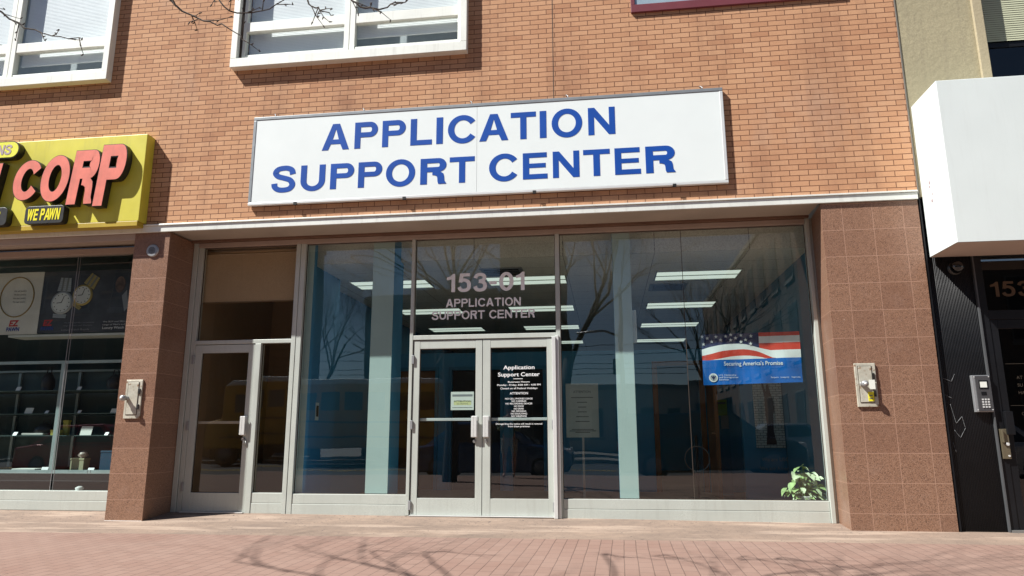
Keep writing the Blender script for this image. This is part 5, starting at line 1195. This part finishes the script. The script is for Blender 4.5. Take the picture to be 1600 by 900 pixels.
def street_tree(x, y, label, seed, h=1.0, lean=(0, 0), limbs=None):
    rng = random.Random(seed)
    t = thing('street_tree', (x, y, -0.03), label, 'tree', 'bare trees across the street')
    tr = B(); cr_ = B(); base = Vector((x, y, -0.05))
    p1 = base + Vector((lean[0] * 0.3, lean[1] * 0.3, 1.4 * h)); p2 = base + Vector((lean[0], lean[1], 2.9 * h))
    tr.tube([base, (base + p1) / 2, p1, p2], [0.24 * h, 0.19 * h, 0.165 * h, 0.145 * h], 10)
    for i in range(5):
        a = i * 2.4 + rng.random(); d_ = (math.cos(a) * 0.75, math.sin(a) * 0.6, rng.uniform(0.8, 1.3))
        branch_tree(tr, cr_, p2 - Vector((0, 0, rng.uniform(0, 0.6))), d_, 2.7 * h, 0.082 * h, 6, rng, 0.0, 0.66, 0.04)
    tr.build('trunk', BARK, t); cr_.build('crown', BARK, t)
    return t
street_tree(-2.1, -14.6, 'tall bare tree across the street facing the double doors', 33, 1.6, (0.5, 0))
tB = street_tree(-14.0, -16.0, 'dense bare tree across the street behind the school bus', 47, 1.1)
for i, (x, y, a, s, lb) in enumerate(((-19.5, -16.5, 1.2, 1.05, 'bare tree at the far left across the street'), (-9.3, -16.2, 2.6, 0.95, 'smaller bare tree across the street right of the bus'), (4.6, -16.4, 4.0, 1.0, 'bare tree across the street beside the brick office block'))):
    c = copy_tree(tB); c.location = (x, y, -0.03); c.rotation_euler = (0, 0, a); c.scale = (s, s, s); c['label'] = lb
del lb

# ---------------------------------------------------------------- across the street (seen in the glass)
CWIN = glass('far_window_glass', (0.2, 0.22, 0.24), 2.0)
def far_building(name, x0, x1, y0, y1, h, m, label, rows_, cols_y=0, cols_x=0, trim=KERB):
    b = thing(name, ((x0 + x1) / 2, (y0 + y1) / 2, -0.03), label, 'building')
    B().box(x0, x1, y0, y1, -0.3, h).build('wall', m, b); B().box(x0 - 0.15, x1 + 0.15, y0 - 0.15, y1 + 0.15, h + 0.002, h + 0.4).build('cornice', trim, b, bevel=0.05)
    for z0, z1 in rows_:
        for i in range(cols_x):
            c = x0 + (i + 0.5) * (x1 - x0) / cols_x; w_ = (x1 - x0) / cols_x * 0.26
            f = B().box(c - w_ - 0.1, c + w_ + 0.1, y1, y1 + 0.12, z0 - 0.22, z0 - 0.02).box(c - w_, c + w_, y1 + 0.003, y1 + 0.05, z0, z1).build('window', trim, b)
            B().box(c - w_ + 0.06, c + w_ - 0.06, y1 + 0.051, y1 + 0.056, z0 + 0.06, z1 - 0.06).build('pane', DARK, f)
        for i in range(cols_y):
            c = y1 - (i + 0.5) * (y1 - y0) / cols_y; w_ = (y1 - y0) / cols_y * 0.26
            f = B().box(x0 - 0.12, x0, c - w_ - 0.1, c + w_ + 0.1, z0 - 0.22, z0 - 0.02).box(x0 - 0.05, x0 - 0.003, c - w_, c + w_, z0, z1).build('window', trim, b)
            B().box(x0 - 0.056, x0 - 0.051, c - w_ + 0.06, c + w_ - 0.06, z0 + 0.06, z1 - 0.06).build('pane', DARK, f)
    return b
FB = paint('brown_far_brick', (0.12, 0.085, 0.065), 0.85, 0, 0.12, 1.5, fine=0.15); FW = paint('pale_far_stucco', (0.42, 0.40, 0.36), 0.85, 0, 0.08, 1)
far_building('office_block', 10.2, 24, -60, -17.5, 14, FB, 'brown brick office block across the street with tall windows', ((1.2, 3.2), (5.0, 8.0), (9.4, 12.4)), cols_y=12, cols_x=4)
far_building('shop_row', -4, 9.0, -62, -46, 5.0, FW, 'low pale shop row far across the street', ((0.8, 3.4),), cols_x=6)
far_building('brick_terrace', -48, -21.5, -34, -21, 15.0, FB, 'tall brown brick terrace at the far left across the street', ((0.8, 2.8), (4.6, 6.8), (8.6, 10.8)), cols_x=9)
far_building('brick_house', -13.4, -6.2, -34, -21, 8.5, FB, 'lower brown brick house behind the bus', ((0.8, 2.8), (4.6, 6.6)), cols_x=4)
far_building('stone_tower_block', -5.9, -2.9, -38, -21, 14.5, paint('dark_far_stone', (0.11, 0.10, 0.09), 0.85, 0, 0.1, 1), 'narrow dark stone block facing the double doors', ((0.8, 2.8), (4.6, 6.6), (8.4, 10.4)), cols_x=2)
pl_ = thing('utility_pole', (0.75, -14.0, -0.03), 'wooden utility pole with a dark signal box across the street', 'utility pole')
B().tube([(0.75, -14, -0.05), (0.75, -14, 7.5)], [0.13, 0.09], 10).build('pole', paint('grey_wood', (0.12, 0.10, 0.08), 0.9), pl_)
B().box(0.35, 0.65, -14.2, -13.8, 3.6, 4.3).build('signal_box', LBLACK, pl_, bevel=0.02)
B().tube([(0.75, -14, 5.3), (0.0, -14, 5.6), (-1.2, -14, 5.5)], 0.05, 8).build('bracket_arm', GREYM, pl_)
for i, z in enumerate((4.4, 4.7, 5.0, 5.5, 6.0)):
    o = B().tube([(-30, -22, z), (-10, -21.5, z - 0.25), (10, -22, z), (30, -22.5, z + 0.2)], 0.018, 5).build('overhead_wire', LBLACK); tag(o, 'thin dark overhead wire strung across the street', 'wire', 'overhead wires across the street')

# vehicles parked and passing behind the viewpoint
CGL = paint('car_glass', (0.012, 0.014, 0.016), 0.05, 0, 0.0, 1, spec=0.8); TYRE = paint('tyre_rubber', (0.02, 0.02, 0.02), 0.8); RIM = paint('wheel_alloy', (0.20, 0.20, 0.21), 0.55, 0.0)
HL = paint('headlight_glass', (0.75, 0.78, 0.8), 0.1, 0, 0.02, 3, spec=0.9); TL = paint('tail_red', (0.35, 0.01, 0.01), 0.2)
def car(loc, rot, body, L_, W, H, label, cat='car', suv=False, name='parked_car'):
    t = thing(name, (0, 0, 0), label, cat)
    h = L_ / 2; gr = 0.20; bl_ = H * 0.60
    prof = [(-h, gr + 0.12), (-h + 0.05, gr), (h - 0.1, gr), (h, gr + 0.18), (h - 0.02, bl_ * 0.72), (h - 0.28, bl_ * 0.90), (h - L_ * 0.25, bl_ * 1.02), (-h + L_ * (0.02 if suv else 0.16), bl_ * 1.05), (-h + 0.03, bl_ * 0.95)]
    n = len(prof); mb = B(); secs = [(-W / 2, 0.93), (-W / 2 + 0.06, 1.0), (W / 2 - 0.06, 1.0), (W / 2, 0.93)]
    for y, k in secs: mb.v += [(x * (0.97 if k < 1 else 1), y, gr + (z - gr) * k) for x, z in prof]
    for s_ in range(3):
        for i in range(n): j = (i + 1) % n; mb.f.append([s_ * n + i, s_ * n + j, (s_ + 1) * n + j, (s_ + 1) * n + i]); mb.m.append(0); mb.sm.append(False)
    mb.f += [list(range(n))[::-1], [3 * n + i for i in range(n)]]; mb.m += [0, 0]; mb.sm += [False, False]
    bo_ = mb.build('body', body, t, bevel=0.05)
    rb_ = -h + (0.12 if suv else L_ * 0.20); rf = h - L_ * 0.30
    gp = [(-h + L_ * (0.02 if suv else 0.10), bl_), (rf + L_ * 0.08, bl_), (rf - L_ * 0.10, H), (rb_ + L_ * (0.02 if suv else 0.08), H)]
    cab = B(); wi = W / 2 - 0.06; wt = W / 2 - 0.22
    v = [(gp[0][0], -wi, bl_), (gp[1][0], -wi, bl_), (gp[2][0], -wt, H), (gp[3][0], -wt, H), (gp[0][0], wi, bl_), (gp[1][0], wi, bl_), (gp[2][0], wt, H), (gp[3][0], wt, H)]
    cab.add(v, [(0, 1, 2, 3), (5, 4, 7, 6), (3, 2, 6, 7), (1, 5, 6, 2), (4, 0, 3, 7)]); cab.build('cabin', body, t, bevel=0.06)
    for sg_ in (-1, 1):
        g = B(); mid = (gp[0][0] + gp[1][0]) / 2
        def P(u, w_): # point on side glass
            xa = gp[0][0] + (gp[1][0] - gp[0][0]) * u; xb = gp[3][0] + (gp[2][0] - gp[3][0]) * u
            return (xa + (xb - xa) * w_, sg_ * (wi + (wt - wi) * w_ + 0.006), bl_ + (H - bl_) * w_)
        for u0, u1 in ((0.10, 0.46), (0.49, 0.90)):
            q = [P(u0, 0.12), P(u1, 0.12), P(u1, 0.86), P(u0, 0.86)]
            g.add(q if sg_ < 0 else q[::-1], [(0, 1, 2, 3)])
        g.build('side_window', CGL, t)
    g = B(); g.add([(gp[1][0] - 0.02, -wi + 0.1, bl_ + 0.06), (gp[1][0] - 0.02, wi - 0.1, bl_ + 0.06), (gp[2][0] + 0.03, wt - 0.06, H - 0.06), (gp[2][0] + 0.03, -wt + 0.06, H - 0.06)], [(0, 1, 2, 3)])
    g.v = [(x + 0.02, y, z + 0.015) for x, y, z in g.v]; g.build('windscreen', CGL, t)
    rw = 0.33 if not suv else 0.37
    for xw in (-h + L_ * 0.19, h - L_ * 0.19):
        for sg_ in (-1, 1):
            wtn = B().lathe((xw, sg_ * (W / 2 - 0.10), rw), [(rw * 0.6, -0.10), (rw, -0.09), (rw, 0.09), (rw * 0.6, 0.115)] if sg_ > 0 else [(rw * 0.6, 0.10), (rw, 0.09), (rw, -0.09), (rw * 0.6, -0.115)]).build('wheel', TYRE, t)
            B().lathe((xw, sg_ * (W / 2 - 0.10), rw), [(rw * 0.6, sg_ * 0.10), (rw * 0.6, sg_ * 0.118), (rw * 0.1, sg_ * 0.122)]).build('rim', RIM, wtn)
    for sg_ in (-1, 1):
        B().box(h - 0.22, h - 0.03, sg_ * (W / 2 - 0.25) - 0.17, sg_ * (W / 2 - 0.25) + 0.17, bl_ * 0.72, bl_ * 0.86).build('headlight', HL, t, bevel=0.03)
        B().box(-h - 0.01, -h + 0.12, sg_ * (W / 2 - 0.22) - 0.14, sg_ * (W / 2 - 0.22) + 0.14, bl_ * 0.72, bl_ * 0.92).build('tail_light', TL, t, bevel=0.02)
    B().box(h - 0.02, h + 0.02, -0.45, 0.45, bl_ * 0.45, bl_ * 0.70).build('grille', LBLACK, t)
    t.location = loc; t.rotation_euler = (0, 0, rot)
    return t
def carpaint(n_, c): return paint(n_, c, 0.22, 0.2, 0.03, 2, coat=0.8)
ZR = -0.16
car((2.65, -2.65, ZR), 0, carpaint('car_black', (0.012, 0.012, 0.014)), 4.7, 1.85, 1.72, 'black estate car parked at the near kerb', suv=True)
car((-3.2, -2.65, ZR), 0, carpaint('car_blue', (0.02, 0.06, 0.16)), 4.5, 1.82, 1.55, 'dark blue car parked at the near kerb')
car((8.3, -2.65, ZR), math.pi, carpaint('car_white', (0.65, 0.66, 0.67)), 4.5, 1.82, 1.48, 'white car parked at the near kerb')
car((7.0, -11.9, ZR), 0, carpaint('car_silver', (0.42, 0.44, 0.46)), 4.7, 1.84, 1.46, 'silver saloon parked at the far kerb')
car((-15.2, -2.65, ZR), 0, carpaint('car_red', (0.25, 0.015, 0.015)), 4.5, 1.82, 1.50, 'red car parked at the near kerb')
bs = thing('school_bus', (-11.5, -11.6, ZR), 'yellow school bus standing across the street', 'bus')
SBY = paint('bus_yellow', (0.62, 0.33, 0.02), 0.4, 0, 0.05, 2)
prof = [(-16.6, 0.55), (-6.6, 0.55), (-6.6, 3.15), (-7.0, 3.28), (-15.3, 3.28), (-15.8, 3.1), (-15.9, 1.75), (-16.5, 1.6)]
B().prism(prof, -12.8, -10.4).build('body', SBY, bs, bevel=0.08)
for i in range(9):
    x = -15.3 + i * 0.96
    for y in (-10.39, -12.815): B().box(x, x + 0.74, y - 0.008, y + 0.008, 2.05, 2.75).build('window', CGL, bs)
B().prism([(-6.65, 3.10), (-6.65, 3.32), (-15.5, 3.32), (-15.75, 3.10)], -12.7, -10.36).build('roof', BWHT, bs, bevel=0.05)
for z in (0.95, 1.55): B().box(-15.9, -6.62, -10.398, -10.385, z, z + 0.07).build('rub_rail', LBLACK, bs)
for x in (-15.6, -8.4):
    for y in (-10.6, -12.6):
        wh = B().lathe((x, y, 0.34), [(0.3, -0.14), (0.5, -0.13), (0.5, 0.13), (0.3, 0.16)]).build('wheel', TYRE, bs); B().lathe((x, y, 0.34), [(0.3, 0.15), (0.3, 0.17), (0.05, 0.175)]).build('rim', RIM, wh)
B().box(-16.62, -16.55, -12.3, -10.9, 0.85, 1.4).build('grille', LBLACK, bs)

# ---------------------------------------------------------------- passer-by standing near the viewpoint (seen only in the glass)
def skin_mesh(name, joints, edges, m, parent, root=0, sub=2):
    me = bpy.data.meshes.new(name); b = wbase(parent)
    me.from_pydata([(x - b.x, y - b.y, z - b.z) for x, y, z, r in joints], edges, []); me.materials.append(m)
    o = bpy.data.objects.new(name, me); COL.objects.link(o); o.parent = parent
    o.modifiers.new('skin', 'SKIN')
    if not me.skin_vertices: 
        bpy.context.view_layer.objects.active = o
    for i, (x, y, z, r) in enumerate(joints):
        rr = r if isinstance(r, tuple) else (r, r)
        me.skin_vertices[0].data[i].radius = rr; me.skin_vertices[0].data[i].use_root = (i == root)
    sb = o.modifiers.new('sub', 'SUBSURF'); sb.levels = sub; sb.render_levels = sub
    return o
px, py = -2.45, -0.35
pr = thing('person', (px, py, 0), 'person in a grey-green jacket and pale shorts holding a phone, standing on the pavers', 'person')
SKIN = paint('skin', (0.42, 0.24, 0.17), 0.55); JKT = paint('green_jacket', (0.10, 0.15, 0.10), 0.85); SHO = paint('pale_shorts', (0.36, 0.32, 0.25), 0.85); HAIR = paint('dark_cap', (0.02, 0.02, 0.022), 0.8)
J = [(px, py, 0.98, 0.13), (px, py, 1.22, 0.125), (px, py + .01, 1.40, 0.12), (px, py + .01, 1.50, 0.055), (px, py + .03, 1.60, 0.085), (px, py + .03, 1.70, 0.075),
     (px - .10, py, 0.90, 0.085), (px - .11, py + .02, 0.50, 0.055), (px - .11, py - .01, 0.30, 0.052), (px - .11, py - .02, 0.09, 0.036), (px - .12, py + .12, 0.035, 0.034),
     (px + .10, py, 0.90, 0.085), (px + .12, py + .02, 0.50, 0.055), (px + .12, py - .01, 0.30, 0.052), (px + .12, py - .02, 0.09, 0.036), (px + .13, py + .12, 0.035, 0.034),
     (px - .19, py, 1.40, 0.058), (px - .24, py + .06, 1.14, 0.044), (px - .09, py + .28, 1.26, 0.034), (px - .05, py + .34, 1.32, 0.036),
     (px + .19, py, 1.40, 0.058), (px + .24, py + .06, 1.14, 0.044), (px + .09, py + .28, 1.26, 0.034), (px + .05, py + .34, 1.32, 0.036)]
E_ = [(0, 1), (1, 2), (2, 3), (3, 4), (4, 5), (0, 6), (6, 7), (7, 8), (8, 9), (9, 10), (0, 11), (11, 12), (12, 13), (13, 14), (14, 15), (2, 16), (16, 17), (17, 18), (18, 19), (2, 20), (20, 21), (21, 22), (22, 23)]
skin_mesh('body', J, E_, SKIN, pr)
JJ = [(px, py, 0.92, 0.165), (px, py, 1.10, 0.165), (px, py, 1.30, 0.16), (px, py + .01, 1.44, 0.12), (px - .19, py, 1.41, 0.078), (px - .245, py + .06, 1.14, 0.062), (px - .11, py + .25, 1.25, 0.05), (px + .19, py, 1.41, 0.078), (px + .245, py + .06, 1.14, 0.062), (px + .11, py + .25, 1.25, 0.05)]
skin_mesh('jacket', JJ, [(0, 1), (1, 2), (2, 3), (3, 4), (4, 5), (5, 6), (3, 7), (7, 8), (8, 9)], JKT, pr)
SJ = [(px, py, 0.97, 0.15), (px - .10, py, 0.86, 0.105), (px - .115, py + .015, 0.55, 0.085), (px + .10, py, 0.86, 0.105), (px + .12, py + .015, 0.55, 0.085)]
skin_mesh('shorts', SJ, [(0, 1), (1, 2), (0, 3), (3, 4)], SHO, pr)
B().lathe((px, py + 0.02, 1.645), [(0.098, 0), (0.10, 0.05), (0.08, 0.10), (0.03, 0.125)], 'z', 16).box(px - 0.07, px + 0.07, py + 0.10, py + 0.20, 1.648, 1.66).build('cap', HAIR, pr)
tag(B().box(px - 0.075, px + 0.075, py + 0.355, py + 0.364, 1.285, 1.365).build('phone', LBLACK, None, bevel=0.004), 'black phone held out in both hands by the person in the green jacket', 'phone')
